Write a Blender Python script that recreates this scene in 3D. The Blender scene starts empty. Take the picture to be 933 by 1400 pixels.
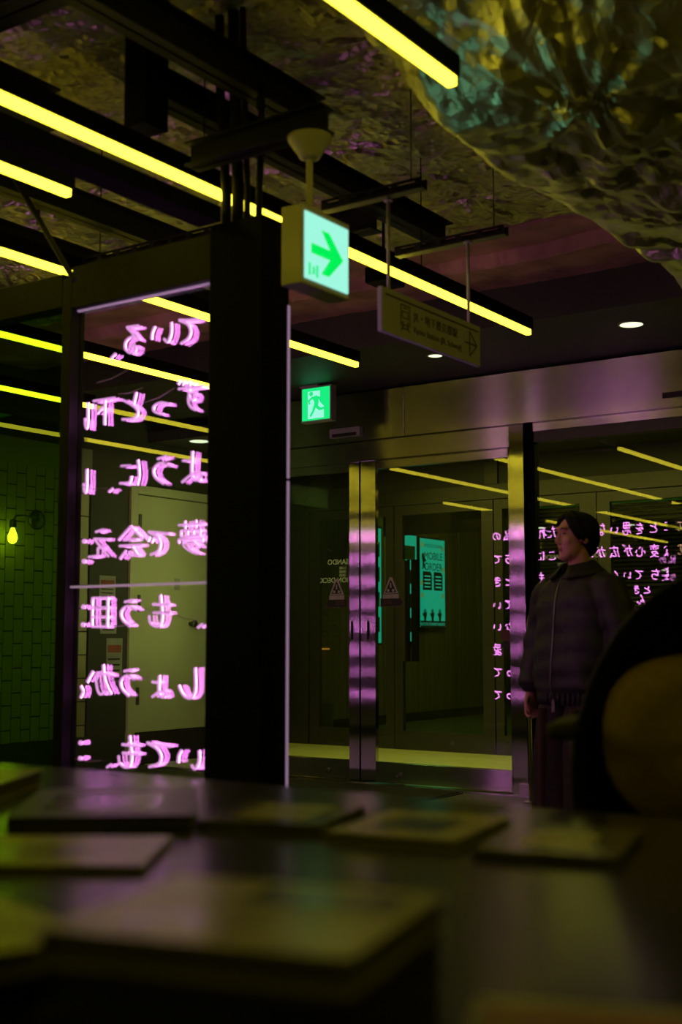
import bpy, bmesh, math, random
import numpy as np
from mathutils import Vector, Matrix
random.seed(7); np.random.seed(7)
SC = bpy.context.scene
COL = SC.collection
PI = math.pi
R = math.radians

# ------------------------------------------------------------------ camera, world, exposure
cam = bpy.data.cameras.new('camera'); cam_o = bpy.data.objects.new('camera', cam); COL.objects.link(cam_o)
cam.sensor_fit = 'VERTICAL'; cam.sensor_height = 36.0; cam.lens = 36.0 * 1716 / 1400
cam_o.location = (0, 0, 1.15); cam_o.rotation_euler = (R(90 + 5.79), 0, R(34.805))
cam.dof.use_dof = True; cam.dof.focus_distance = 9.4; cam.dof.aperture_fstop = 2.4
cam.clip_start = 0.05
SC.camera = cam_o
w = bpy.data.worlds.new('world'); SC.world = w; w.use_nodes = True
w.node_tree.nodes['Background'].inputs[0].default_value = (0.5, 0.6, 0.3, 1)
w.node_tree.nodes['Background'].inputs[1].default_value = 0.0012
SC.view_settings.view_transform = 'Standard'; SC.view_settings.look = 'None'
SC.view_settings.gamma = 1; SC.view_settings.use_curve_mapping = False
SC.view_settings.exposure = 0.0
SC.cycles.use_denoising = True
SC.cycles.max_bounces = 10; SC.cycles.transparent_max_bounces = 24
SC.cycles.sample_clamp_indirect = 4.0
SC.cycles.caustics_reflective = False; SC.cycles.caustics_refractive = False

# ------------------------------------------------------------------ materials
def principled(name, col, rough=0.5, metal=0.0, var=0.12, scale=8.0, bump=0.0, bscale=40.0, stretch=(1, 1, 1), aniso=0.0, arot=0.0, spec=None, emit=None, es=0.0, col2=None, sheen=0.0):
    m = bpy.data.materials.new(name); m.use_nodes = True
    nt = m.node_tree; b = nt.nodes['Principled BSDF']
    tc = nt.nodes.new('ShaderNodeTexCoord'); mp = nt.nodes.new('ShaderNodeMapping')
    mp.inputs['Scale'].default_value = stretch
    nt.links.new(tc.outputs['Object'], mp.inputs[0])
    n = nt.nodes.new('ShaderNodeTexNoise'); n.inputs['Scale'].default_value = scale; n.inputs['Detail'].default_value = 5
    nt.links.new(mp.outputs[0], n.inputs['Vector'])
    cr = nt.nodes.new('ShaderNodeValToRGB')
    c2 = col2 if col2 else tuple(min(1, c * (1 + var)) for c in col)
    cr.color_ramp.elements[0].color = (*[c * (1 - var) for c in col], 1); cr.color_ramp.elements[0].position = 0.3
    cr.color_ramp.elements[1].color = (*c2, 1); cr.color_ramp.elements[1].position = 0.7
    nt.links.new(n.outputs['Fac'], cr.inputs[0]); nt.links.new(cr.outputs[0], b.inputs['Base Color'])
    b.inputs['Roughness'].default_value = rough; b.inputs['Metallic'].default_value = metal
    if spec is not None: b.inputs['Specular IOR Level'].default_value = spec
    if aniso:
        b.inputs['Anisotropic'].default_value = aniso; b.inputs['Anisotropic Rotation'].default_value = arot
        tg = nt.nodes.new('ShaderNodeTangent'); tg.direction_type = 'UV_MAP'; tg.uv_map = 'UVMap'
        nt.links.new(tg.outputs[0], b.inputs['Tangent'])
    if bump:
        n2 = nt.nodes.new('ShaderNodeTexNoise'); n2.inputs['Scale'].default_value = bscale; n2.inputs['Detail'].default_value = 6
        nt.links.new(mp.outputs[0], n2.inputs['Vector'])
        bp = nt.nodes.new('ShaderNodeBump'); bp.inputs['Strength'].default_value = bump; bp.inputs['Distance'].default_value = 0.02
        nt.links.new(n2.outputs['Fac'], bp.inputs['Height']); nt.links.new(bp.outputs[0], b.inputs['Normal'])
    if emit:
        b.inputs['Emission Color'].default_value = (*emit, 1); b.inputs['Emission Strength'].default_value = es
    return m

def brushed(m, axis, k):
    """grain of brushed steel: fine scratches tilt the normal across the grain"""
    nt = m.node_tree; b = nt.nodes['Principled BSDF']
    ge = nt.nodes.new('ShaderNodeNewGeometry'); sx = nt.nodes.new('ShaderNodeSeparateXYZ')
    nt.links.new(ge.outputs['Position'], sx.inputs[0])
    fac = []
    for sc_ in (91370.0, 53171.0):
        mu = nt.nodes.new('ShaderNodeMath'); mu.operation = 'MULTIPLY'; mu.inputs[1].default_value = sc_
        nt.links.new(sx.outputs[axis], mu.inputs[0])
        wn = nt.nodes.new('ShaderNodeTexWhiteNoise'); wn.noise_dimensions = '1D'; nt.links.new(mu.outputs[0], wn.inputs['W']); fac.append(wn)
    ad = nt.nodes.new('ShaderNodeMath'); ad.operation = 'ADD'
    nt.links.new(fac[0].outputs['Value'], ad.inputs[0]); nt.links.new(fac[1].outputs['Value'], ad.inputs[1])
    sb = nt.nodes.new('ShaderNodeMath'); sb.operation = 'MULTIPLY_ADD'; sb.inputs[1].default_value = k; sb.inputs[2].default_value = -k
    nt.links.new(ad.outputs[0], sb.inputs[0])
    cx = nt.nodes.new('ShaderNodeCombineXYZ'); nt.links.new(sb.outputs[0], cx.inputs[axis])
    va = nt.nodes.new('ShaderNodeVectorMath'); va.operation = 'ADD'
    nt.links.new(ge.outputs['Normal'], va.inputs[0]); nt.links.new(cx.outputs[0], va.inputs[1])
    vn = nt.nodes.new('ShaderNodeVectorMath'); vn.operation = 'NORMALIZE'; nt.links.new(va.outputs[0], vn.inputs[0])
    nt.links.new(vn.outputs[0], b.inputs['Normal'])
    return m

def emitter(name, col, s):
    m = bpy.data.materials.new(name); m.use_nodes = True; nt = m.node_tree
    nt.nodes.remove(nt.nodes['Principled BSDF'])
    e = nt.nodes.new('ShaderNodeEmission'); e.inputs[0].default_value = (*col, 1); e.inputs[1].default_value = s
    nt.links.new(e.outputs[0], nt.nodes['Material Output'].inputs[0])
    return m

def glass(name, r0=0.07, tint=(1, 1, 1), rough=0.0):
    m = bpy.data.materials.new(name); m.use_nodes = True; nt = m.node_tree
    nt.nodes.remove(nt.nodes['Principled BSDF'])
    tr = nt.nodes.new('ShaderNodeBsdfTransparent'); tr.inputs[0].default_value = (*tint, 1)
    gl = nt.nodes.new('ShaderNodeBsdfGlossy'); gl.inputs['Roughness'].default_value = rough; gl.inputs[0].default_value = (1, 1, 1, 1)
    lw = nt.nodes.new('ShaderNodeLayerWeight'); lw.inputs[0].default_value = 0.5
    p = nt.nodes.new('ShaderNodeMath'); p.operation = 'POWER'; p.inputs[1].default_value = 5
    nt.links.new(lw.outputs['Facing'], p.inputs[0])
    ma = nt.nodes.new('ShaderNodeMath'); ma.operation = 'MULTIPLY_ADD'; ma.inputs[1].default_value = 1 - r0; ma.inputs[2].default_value = r0
    nt.links.new(p.outputs[0], ma.inputs[0])
    mx = nt.nodes.new('ShaderNodeMixShader')
    nt.links.new(ma.outputs[0], mx.inputs[0]); nt.links.new(tr.outputs[0], mx.inputs[1]); nt.links.new(gl.outputs[0], mx.inputs[2])
    nt.links.new(mx.outputs[0], nt.nodes['Material Output'].inputs[0])
    return m

M = {}
M['black'] = principled('black_paint', (0.004, 0.004, 0.004), 0.75, var=0.3, spec=0.12)
M['blacksteel'] = principled('black_steel', (0.007, 0.007, 0.006), 0.6, var=0.3, scale=20, spec=0.25)
M['steel_raw'] = principled('zinc_steel', (0.16, 0.16, 0.15), 0.45, 0.8, scale=30)
M['stainless_v'] = principled('stainless_vertical_grain', (0.62, 0.60, 0.57), 0.09, 1.0, var=0.06, scale=60, stretch=(8, 8, 0.3), aniso=0.9, arot=0.0)
brushed(M['stainless_v'], 0, 0.13)
M['stainless_h'] = principled('stainless_horizontal_grain', (0.54, 0.50, 0.50), 0.16, 1.0, var=0.06, scale=60, stretch=(0.3, 8, 8), aniso=0.9, arot=0.25)
brushed(M['stainless_h'], 2, 0.30)
M['stainless'] = principled('stainless_plain', (0.55, 0.53, 0.5), 0.3, 1.0, var=0.06, scale=30)
M['inner_alu'] = principled('inner_door_aluminium', (0.095, 0.09, 0.085), 0.5, 0.9, var=0.08, scale=30)
M['glass'] = glass('clear_glass', 0.05)
M['glass_sign'] = glass('sign_window_glass', 0.06)
M['glass_green'] = glass('green_tinted_glass', 0.05, (0.42, 0.68, 0.18))
M['glass_inner'] = glass('inner_door_glass', 0.025, (0.9, 0.95, 0.85))
M['tube'] = emitter('tube_diffuser', (1.0, 0.84, 0.045), 4.4)
M['neon_front'] = emitter('neon_front_glow', (1.0, 0.27, 0.93), 15.0)
M['neon_front_near'] = emitter('near_neon_front_glow', (1.0, 0.26, 0.93), 20.0)
M['neon_back'] = emitter('neon_back_glow', (0.84, 0.36, 0.80), 0.95)
M['acrylic'] = principled('acrylic_edge', (0.9, 0.8, 0.9), 0.35, var=0.02, emit=(0.75, 0.45, 0.8), es=0.28)  # neon light caught in the edges is put in as emission
M['wire'] = principled('grey_wire', (0.35, 0.3, 0.33), 0.5)
M['floor'] = principled('dark_stone_floor', (0.075, 0.07, 0.06), 0.35, scale=3, var=0.25)
M['mat'] = principled('rubber_mat', (0.02, 0.022, 0.018), 0.8)
M['concrete'] = principled('rough_concrete', (0.60, 0.32, 0.30), 0.85, var=0.35, scale=3.5, bump=0.6, bscale=9)
M['soffit'] = principled('soffit_paint', (0.05, 0.048, 0.045), 0.6, scale=2)
M['white_metal'] = principled('white_painted_metal', (0.5, 0.5, 0.47), 0.5, var=0.05)
M['sign_cream'] = principled('cream_sign_panel', (0.50, 0.48, 0.66), 0.5, var=0.05)
M['sign_ink'] = principled('sign_black_print', (0.02, 0.02, 0.02), 0.6)
M['exit_face'] = emitter('exit_face_glow', (0.37, 1.0, 0.78), 0.95)
M['exit_green'] = emitter('exit_green_glow', (0.0, 0.92, 0.10), 0.95)
M['exit_bright'] = emitter('exit_green_panel_glow', (0.01, 0.85, 0.22), 1.0)
M['exit_body'] = principled('exit_sign_housing', (0.55, 0.53, 0.48), 0.45, var=0.05)
M['lamp_white'] = emitter('downlight_lens_glow', (0.85, 1.0, 0.55), 1.6)
M['lamp_spot'] = emitter('spot_lens_glow', (0.75, 1.0, 0.72), 3.0)
M['lamp_vest'] = emitter('vestibule_panel_glow', (0.95, 0.95, 0.10), 5.0)
M['lamp_green'] = emitter('green_strip_glow', (0.06, 0.45, 0.07), 0.35)
M['fill_lobby'] = emitter('lobby_fill_glow', (0.55, 0.8, 0.06), 2.2)
M['fill_corr'] = emitter('corridor_fill_glow', (0.72, 0.85, 0.22), 10.0)
M['fill_wash'] = emitter('wash_fill_glow', (0.45, 0.95, 0.10), 8.0)
M['bulb'] = emitter('bulb_glow', (1.0, 0.80, 0.06), 22.0)
M['wood'] = principled('wood_panel', (0.16, 0.12, 0.06), 0.5, var=0.3, scale=5, stretch=(4, 4, 0.35))
M['lobby_floor'] = principled('lobby_floor_tile', (0.88, 0.88, 0.6), 0.35, var=0.06, scale=2)
M['lobby_dark'] = principled('lobby_dark_floor', (0.10, 0.11, 0.07), 0.3, scale=2)
M['grout'] = principled('grout', (0.05, 0.055, 0.04), 0.8)
M['tile'] = principled('glazed_tile', (0.36, 0.34, 0.16), 0.3, var=0.15, scale=6)
M['wall_paint'] = principled('pale_wall_paint', (0.30, 0.32, 0.22), 0.6, scale=3)
M['door_paint'] = principled('pale_door_paint', (0.62, 0.62, 0.42), 0.5, var=0.05, scale=2)
M['teal_screen'] = emitter('teal_poster_backlight', (0.010, 0.42, 0.27), 0.75)
M['poster_ink'] = principled('poster_dark_print', (0.01, 0.04, 0.035), 0.6)
M['poster_gold'] = principled('poster_gold_print', (0.20, 0.30, 0.10), 0.6, emit=(0.12, 0.32, 0.12), es=0.5)
M['poster_text'] = emitter('poster_lit_letters', (0.03, 0.45, 0.3), 0.8)
M['paper'] = principled('paper_notice', (0.42, 0.40, 0.40), 0.7, var=0.15)
M['paper_red'] = principled('paper_red_print', (0.40, 0.10, 0.08), 0.7)
M['decal'] = principled('window_decal', (0.45, 0.45, 0.25), 0.6, emit=(0.5, 0.55, 0.15), es=0.22)  # lit look of the lettering is set as emission
M['sticker_dark'] = principled('sticker_dark', (0.03, 0.02, 0.025), 0.5)
M['sticker_pale'] = principled('sticker_pale', (0.6, 0.5, 0.55), 0.5)
M['sticker_red'] = principled('sticker_red', (0.20, 0.06, 0.05), 0.5)
M['slat'] = principled('blind_slat', (0.40, 0.42, 0.22), 0.5, var=0.1)
M['table'] = principled('dark_lacquer_table', (0.045, 0.040, 0.030), 0.20, var=0.2, scale=4, spec=0.6)
M['skin'] = principled('skin', (0.62, 0.31, 0.23), 0.5, var=0.06, scale=20)
M['lips'] = principled('lips', (0.36, 0.14, 0.12), 0.45)
M['hair'] = principled('black_hair', (0.004, 0.0035, 0.0035), 0.55, spec=0.18, var=0.4, scale=60, stretch=(6, 6, 0.5), bump=0.35, bscale=80)
M['jacket'] = principled('charcoal_jacket_cloth', (0.018, 0.017, 0.019), 0.62, var=0.25, scale=30, bump=0.25, bscale=25)
M['shirt'] = principled('black_shirt', (0.012, 0.011, 0.012), 0.8)
M['trouser'] = principled('dark_trouser_cloth', (0.012, 0.009, 0.009), 0.85, var=0.5, scale=60, col2=(0.035, 0.016, 0.014))
M['trouser_panel'] = principled('speckled_red_cloth', (0.02, 0.009, 0.008), 0.85, var=0.5, scale=160, col2=(0.07, 0.026, 0.02))
M['zip'] = principled('zip_metal', (0.28, 0.25, 0.26), 0.4, 0.9)
M['shoe'] = principled('black_leather', (0.012, 0.012, 0.012), 0.35)
M['eye'] = principled('eye_dark', (0.02, 0.015, 0.012), 0.3)
M['chair_black'] = principled('black_chair_shell', (0.004, 0.004, 0.004), 0.7)
M['chair_tan'] = principled('tan_upholstery', (0.30, 0.20, 0.05), 0.85, scale=40)
M['arm_olive'] = principled('olive_armrest_pad', (0.05, 0.048, 0.025), 0.7)
M['pages'] = principled('book_pages', (0.16, 0.15, 0.10), 0.8, scale=80, stretch=(1, 1, 20))
M['bookblack'] = principled('black_cover', (0.01, 0.01, 0.009), 0.4)
M['booktan'] = principled('olive_cover', (0.46, 0.40, 0.10), 0.26, var=0.3, scale=12)
M['bookpale'] = principled('pale_cover', (0.42, 0.36, 0.24), 0.2, var=0.25, scale=10)
M['bookgrey'] = principled('grey_cover', (0.16, 0.15, 0.11), 0.2, var=0.4, scale=14)
M['bookred'] = principled('red_print', (0.42, 0.09, 0.05), 0.4)
M['bookdark'] = principled('dark_print', (0.03, 0.03, 0.02), 0.35)
M['amber'] = emitter('amber_strip_glow', (0.7, 0.30, 0.02), 0.6)

def foil_mat(name, base, rough, scale, strength=0.55):
    m = principled(name, base, rough, 1.0, var=0.25, scale=3)
    nt = m.node_tree; b = nt.nodes['Principled BSDF']
    tc = nt.nodes.new('ShaderNodeTexCoord')
    v = nt.nodes.new('ShaderNodeTexVoronoi'); v.inputs['Scale'].default_value = scale; v.feature = 'F1'
    n = nt.nodes.new('ShaderNodeTexNoise'); n.inputs['Scale'].default_value = scale * 0.7; n.inputs['Detail'].default_value = 6
    n.inputs['Distortion'].default_value = 1.2
    nt.links.new(tc.outputs['Object'], n.inputs['Vector']); nt.links.new(tc.outputs['Object'], v.inputs['Vector'])
    a = nt.nodes.new('ShaderNodeMath'); a.operation = 'ADD'
    nt.links.new(v.outputs['Distance'], a.inputs[0]); nt.links.new(n.outputs['Fac'], a.inputs[1])
    bp = nt.nodes.new('ShaderNodeBump'); bp.inputs['Strength'].default_value = strength; bp.inputs['Distance'].default_value = 0.025
    nt.links.new(a.outputs[0], bp.inputs['Height']); nt.links.new(bp.outputs[0], b.inputs['Normal'])
    return m
M['foil'] = foil_mat('silver_insulation_foil', (0.62, 0.55, 0.48), 0.32, 22)
M['foil2'] = foil_mat('silver_netted_foil', (0.90, 0.84, 0.66), 0.38, 16, 0.40)

# ------------------------------------------------------------------ builders
def mesh_obj(name, verts, faces, mat, root=None, smooth=False):
    me = bpy.data.meshes.new(name)
    if root is not None:
        L = Vector(root_loc(root)); verts = [tuple(Vector(v) - L) for v in verts]
    me.from_pydata([tuple(v) for v in verts], [], faces); me.update()
    o = bpy.data.objects.new(name, me); COL.objects.link(o)
    if mat: me.materials.append(mat)
    if smooth:
        for p in me.polygons: p.use_smooth = True
    if root is not None: o.parent = root
    return o

def root_loc(o):
    l = Vector(o.location)
    while o.parent: o = o.parent; l += Vector(o.location)
    return l

def tag(o, label=None, cat=None, group=None, kind=None):
    if label: o['label'] = label
    if cat: o['category'] = cat
    if group: o['group'] = group
    if kind: o['kind'] = kind
    return o

def empty(name, loc=(0, 0, 0), label=None, cat=None, group=None, kind=None):
    o = bpy.data.objects.new(name, None); COL.objects.link(o); o.location = loc
    return tag(o, label, cat, group, kind)

class MB:
    """collects shapes into one mesh"""
    def __init__(s): s.v = []; s.f = []
    def add(s, vs, fs):
        k = len(s.v); s.v += [tuple(v) for v in vs]; s.f += [tuple(i + k for i in f) for f in fs]; return s
    def box(s, x0, x1, y0, y1, z0, z1, bev=0.0, mat=None):
        bm = bmesh.new(); bmesh.ops.create_cube(bm, size=1)
        for v in bm.verts:
            v.co = Vector(((x0 + x1) / 2 + v.co.x * (x1 - x0), (y0 + y1) / 2 + v.co.y * (y1 - y0), (z0 + z1) / 2 + v.co.z * (z1 - z0)))
        if bev: bmesh.ops.bevel(bm, geom=list(bm.edges), offset=bev, segments=2, affect='EDGES', profile=0.6)
        return s._bm(bm, mat)
    def _bm(s, bm, mat=None):
        bm.verts.index_update()
        vs = [(mat @ v.co) if mat else v.co.copy() for v in bm.verts]; fs = [[v.index for v in f.verts] for f in bm.faces]
        bm.free(); return s.add(vs, fs)
    def tube(s, pts, r, n=8, cap=True):
        pts = [Vector(p) for p in pts]; rs = r if isinstance(r, (list, tuple)) else [r] * len(pts)
        rings = []; up = None
        for i, p in enumerate(pts):
            t = (pts[min(i + 1, len(pts) - 1)] - pts[max(i - 1, 0)])
            if t.length < 1e-9: t = Vector((0, 0, 1))
            t.normalize()
            if up is None: up = t.orthogonal().normalized()
            up = (up - t * up.dot(t))
            if up.length < 1e-6: up = t.orthogonal()
            up.normalize(); b = t.cross(up)
            rings.append([p + (up * math.cos(2 * PI * k / n) + b * math.sin(2 * PI * k / n)) * rs[i] for k in range(n)])
        vs = [q for rg in rings for q in rg]; fs = []
        for i in range(len(pts) - 1):
            for k in range(n): fs.append((i * n + k, i * n + (k + 1) % n, (i + 1) * n + (k + 1) % n, (i + 1) * n + k))
        if cap:
            fs.append(tuple(reversed(range(n)))); fs.append(tuple((len(pts) - 1) * n + k for k in range(n)))
        return s.add(vs, fs)
    def lathe(s, prof, c=(0, 0, 0), n=24, axis='z', mat=None):
        vs = []; fs = []
        for (r, h) in prof:
            for k in range(n):
                a = 2 * PI * k / n
                p = Vector((r * math.cos(a), r * math.sin(a), h))
                if axis == 'x': p = Vector((p.z, p.x, p.y))
                if axis == 'y': p = Vector((p.x, p.z, p.y))
                if mat: p = mat @ p
                vs.append(p + Vector(c))
        for i in range(len(prof) - 1):
            for k in range(n): fs.append((i * n + k, i * n + (k + 1) % n, (i + 1) * n + (k + 1) % n, (i + 1) * n + k))
        fs.append(tuple(reversed(range(n)))); fs.append(tuple((len(prof) - 1) * n + k for k in range(n)))
        return s.add(vs, fs)
    def ell(s, c, r, nu=20, nv=12, mat=None):
        bm = bmesh.new(); bmesh.ops.create_uvsphere(bm, u_segments=nu, v_segments=nv, radius=1)
        for v in bm.verts:
            p = Vector((v.co.x * r[0], v.co.y * r[1], v.co.z * r[2]))
            if mat: p = mat @ p
            v.co = p + Vector(c)
        return s._bm(bm)
    def loft(s, rings, cap=True):
        n = len(rings[0]); vs = [p for r in rings for p in r]; fs = []
        for i in range(len(rings) - 1):
            for k in range(n): fs.append((i * n + k, i * n + (k + 1) % n, (i + 1) * n + (k + 1) % n, (i + 1) * n + k))
        if cap:
            fs.append(tuple(reversed(range(n)))); fs.append(tuple((len(rings) - 1) * n + k for k in range(n)))
        return s.add(vs, fs)
    def prism(s, poly, fn, d):
        """poly 2-D outline -> fn(u, v, depth) world point"""
        n = len(poly); vs = [fn(u, v, 0) for u, v in poly] + [fn(u, v, d) for u, v in poly]
        fs = [tuple(range(n)), tuple(reversed(range(n, 2 * n)))] + [(i, i + n, (i + 1) % n + n, (i + 1) % n) for i in range(n)]
        return s.add(vs, fs)
    def xf(s, m): s.v = [tuple(m @ Vector(v)) for v in s.v]; return s
    def build(s, name, mat, root=None, smooth=False, uv=False, normals=True):
        o = mesh_obj(name, s.v, s.f, mat, root, smooth)
        me = o.data
        if normals:
            bm = bmesh.new(); bm.from_mesh(me); bmesh.ops.recalc_face_normals(bm, faces=bm.faces); bm.to_mesh(me); bm.free()
            if smooth:
                for p in me.polygons: p.use_smooth = True
        if uv:
            l = me.uv_layers.new(name='UVMap')
            for p in me.polygons:
                ax = max(range(3), key=lambda i: abs(p.normal[i]))
                for li in p.loop_indices:
                    c = me.vertices[me.loops[li].vertex_index].co
                    l.data[li].uv = {0: (c.y, c.z), 1: (c.x, c.z), 2: (c.x, c.y)}[ax]
        return o

def box(name, x0, x1, y0, y1, z0, z1, mat, root=None, bev=0.0, uv=False):
    return MB().box(x0, x1, y0, y1, z0, z1, bev).build(name, mat, root, uv=uv)

def remesh(o, voxel, smooth_it=4, fac=0.5):
    md = o.modifiers.new('r', 'REMESH'); md.mode = 'VOXEL'; md.voxel_size = voxel
    sm = o.modifiers.new('s', 'SMOOTH'); sm.iterations = smooth_it; sm.factor = fac
    dg = bpy.context.evaluated_depsgraph_get()
    me = bpy.data.meshes.new_from_object(o.evaluated_get(dg))
    mats = list(o.data.materials); o.modifiers.clear(); o.data = me
    me.materials.clear()
    for m_ in mats: me.materials.append(m_)
    for p in me.polygons: p.use_smooth = True; p.material_index = 0
    return o

def text_mesh(name, body, size, mat, root, fn, ext=0.002, align='CENTER', sx=1.0):
    """lettering: fn maps (u right, v up, d out) to world"""
    cu = bpy.data.curves.new(name, 'FONT'); cu.body = body; cu.size = size; cu.align_x = align; cu.align_y = 'CENTER'
    cu.extrude = ext; cu.resolution_u = 3
    t = bpy.data.objects.new(name + '_tmp', cu); COL.objects.link(t)
    dg = bpy.context.evaluated_depsgraph_get()
    me = bpy.data.meshes.new_from_object(t.evaluated_get(dg))
    vs = [fn(v.co.x * sx, v.co.y, v.co.z) for v in me.vertices]; fs = [tuple(p.vertices) for p in me.polygons]
    bpy.data.objects.remove(t); bpy.data.curves.remove(cu); bpy.data.meshes.remove(me)
    return mesh_obj(name, vs, fs, mat, root)

def copy_tree(o, parent=None):
    c = o.copy(); COL.objects.link(c); c.parent = parent
    for ch in list(o.children): copy_tree(ch, c)
    return c

# ------------------------------------------------------------------ layout numbers (metres)
YS = 3.5       # neon window plane
YD = 8.51      # entrance door plane
YI = 11.30     # inner door plane
HT = 2.86      # light strip height

# ------------------------------------------------------------------ the setting: floors, walls, ceiling
floor = empty('floor', (0, 0, 0), 'dark stone floor of the hall in front of the glass entrance', 'floor', kind='structure')
box('floor_slab', -10, 5, -7, 8.42, -0.1, 0, M['floor'], floor)
tag(box('floor_vestibule', -9.0, 2.5, 8.42, YI + 0.15, -0.1, 0.0, M['grout']), 'pale tiled floor strip between the two sets of glass doors', 'floor', kind='structure')
fv = bpy.data.objects['floor_vestibule']
tm = None
k = 0
for i in range(16):
    for j in range(5):
        x = -9.0 + i * 0.6; y = 8.60 + j * 0.55
        if x > -2.6 or y > YI: continue
        if tm is None:
            t0 = MB().box(0, 0.592, 0, 0.542, 0, 0.006, 0.002).build('tile', M['lobby_floor'], fv); t0.location = (x, y, 0.0); tm = t0
        else:
            t1 = t0.copy(); COL.objects.link(t1); t1.location = (x, y, 0.0)
tag(box('floor_lobby', -13, 2.5, YI + 0.15, 24, -0.1, 0.0, M['lobby_dark']), 'dark polished lobby floor beyond the inner doors', 'floor', kind='structure')

# entrance mat
mt = empty('door_mat', (-5.6, 7.95, 0), 'black ribbed rubber mat on the floor before the glass doors', 'mat')
box('mat_base', -6.6, -4.70, 7.45, 8.36, 0, 0.008, M['mat'], mt)
g = MB()
for i in range(26):
    y = 7.48 + i * 0.034
    g.box(-6.58, -4.72, y, y + 0.017, 0.008, 0.016)
tag(g.build('mat_ribs', M['mat'], mt), kind='stuff')
box('threshold', -6.9, -2.0, 8.42, 8.62, 0, 0.012, M['stainless_h'], None, uv=True)
tag(bpy.data.objects['threshold'], 'low stainless threshold strip under the glass entrance doors', 'threshold', kind='structure'); bpy.data.objects['threshold'].name = 'trim_1'

# outer walls that close the hall
tag(box('wall_right', 3.6, 3.8, -7, YD, 0, 4.2, M['soffit']), 'dark wall closing the hall on the right', 'wall', kind='structure')
tag(box('wall_back', -10, 3.6, -7.2, -7, 0, 4.2, M['soffit']), 'dark wall behind the counter', 'wall', kind='structure')
tag(box('ceiling_slab', -10, 3.8, -7, 6.31, 3.85, 4.0, M['black']), 'black ceiling slab above the foil sheets', 'ceiling', kind='structure')
bpy.data.objects['ceiling_slab'].name = 'ceiling_1'

# ---- silver foil ceiling (wrinkled sheet pinned up at points)
def foil_grid(x0, x1, y0, y1, nx, ny, zf):
    xs = np.linspace(x0, x1, nx); ys = np.linspace(y0, y1, ny); X, Y = np.meshgrid(xs, ys, indexing='ij')
    Z = zf(X, Y); vs = np.stack([X, Y, Z], -1).reshape(-1, 3).tolist()
    fs = [(i * ny + j, i * ny + j + 1, (i + 1) * ny + j + 1, (i + 1) * ny + j) for i in range(nx - 1) for j in range(ny - 1)]
    return vs, fs
rng = np.random.RandomState(3)
def vnoise(X, Y, sc, seed):
    r = np.random.RandomState(seed); g_ = r.rand(96, 96)
    u = X * sc + 1000.3; v = Y * sc + 1000.7; iu = np.floor(u).astype(int); iv = np.floor(v).astype(int); fu = u - iu; fv_ = v - iv
    fu = fu * fu * (3 - 2 * fu); fv_ = fv_ * fv_ * (3 - 2 * fv_)
    a = g_[iu % 96, iv % 96]; b = g_[(iu + 1) % 96, iv % 96]; c = g_[iu % 96, (iv + 1) % 96]; d = g_[(iu + 1) % 96, (iv + 1) % 96]
    return (a * (1 - fu) + b * fu) * (1 - fv_) + (c * (1 - fu) + d * fu) * fv_
def pinned(X, Y, pins, amp=0.035, crease=0.012, reach=0.45):
    best = np.full(X.shape, 9.0); ang = np.zeros(X.shape); ph = np.zeros(X.shape)
    for i, (px_, py_) in enumerate(pins):
        d = np.hypot(X - px_, Y - py_); m = d < best
        best = np.where(m, d, best); ang = np.where(m, np.arctan2(Y - py_, X - px_), ang); ph = np.where(m, i * 1.7, ph)
    fall = np.exp(-best / reach)
    spokes = np.sin(9 * ang + ph + 2.5 * vnoise(X, Y, 2.2, 5)) * 0.6 + np.sin(17 * ang + 2 * ph) * 0.4
    return -amp * (1 - np.exp(-best / 0.22)) + crease * spokes * fall * np.clip(best / 0.1, 0, 1)
pins = [(-9.5 + i * 0.62 + rng.uniform(-.12, .12), -1.5 + j * 0.62 + rng.uniform(-.12, .12)) for i in range(15) for j in range(13)]
def zfoil(X, Y):
    z = 3.56 + pinned(X, Y, pins, 0.06, 0.022, 0.35)
    z += 0.045 * (vnoise(X, Y, 1.3, 1) - .5) + 0.020 * (vnoise(X, Y, 5, 2) - .5) + 0.010 * np.abs(vnoise(X, Y, 14, 3) - .5) + 0.006 * (vnoise(X, Y, 30, 4) - .5)
    return z
ceil = empty('ceiling', (0, 0, 3.56), 'wrinkled silver insulation foil pinned up under the ceiling', 'ceiling', kind='structure')
vs, fs = foil_grid(-9.9, -0.2, 2.45, 6.31, 360, 170, zfoil)
mesh_obj('foil_sheet', vs, fs, M['foil'], ceil, smooth=False)
dsk = MB().lathe([(0.006, 0), (0.022, -0.002), (0.022, -0.006), (0.004, -0.008)], n=10)
pd = None
for (px_, py_) in pins:
    if not (-5.2 < px_ < -1.6 and 2.2 < py_ < 6.2): continue
    z = float(zfoil(np.array([px_]), np.array([py_]))[0])
    if pd is None: pd = dsk.build('pin_washer', M['steel_raw']); q = pd
    else: q = pd.copy(); COL.objects.link(q)
    q.parent = ceil; q.location = (px_, py_, z - 3.56)

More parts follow.
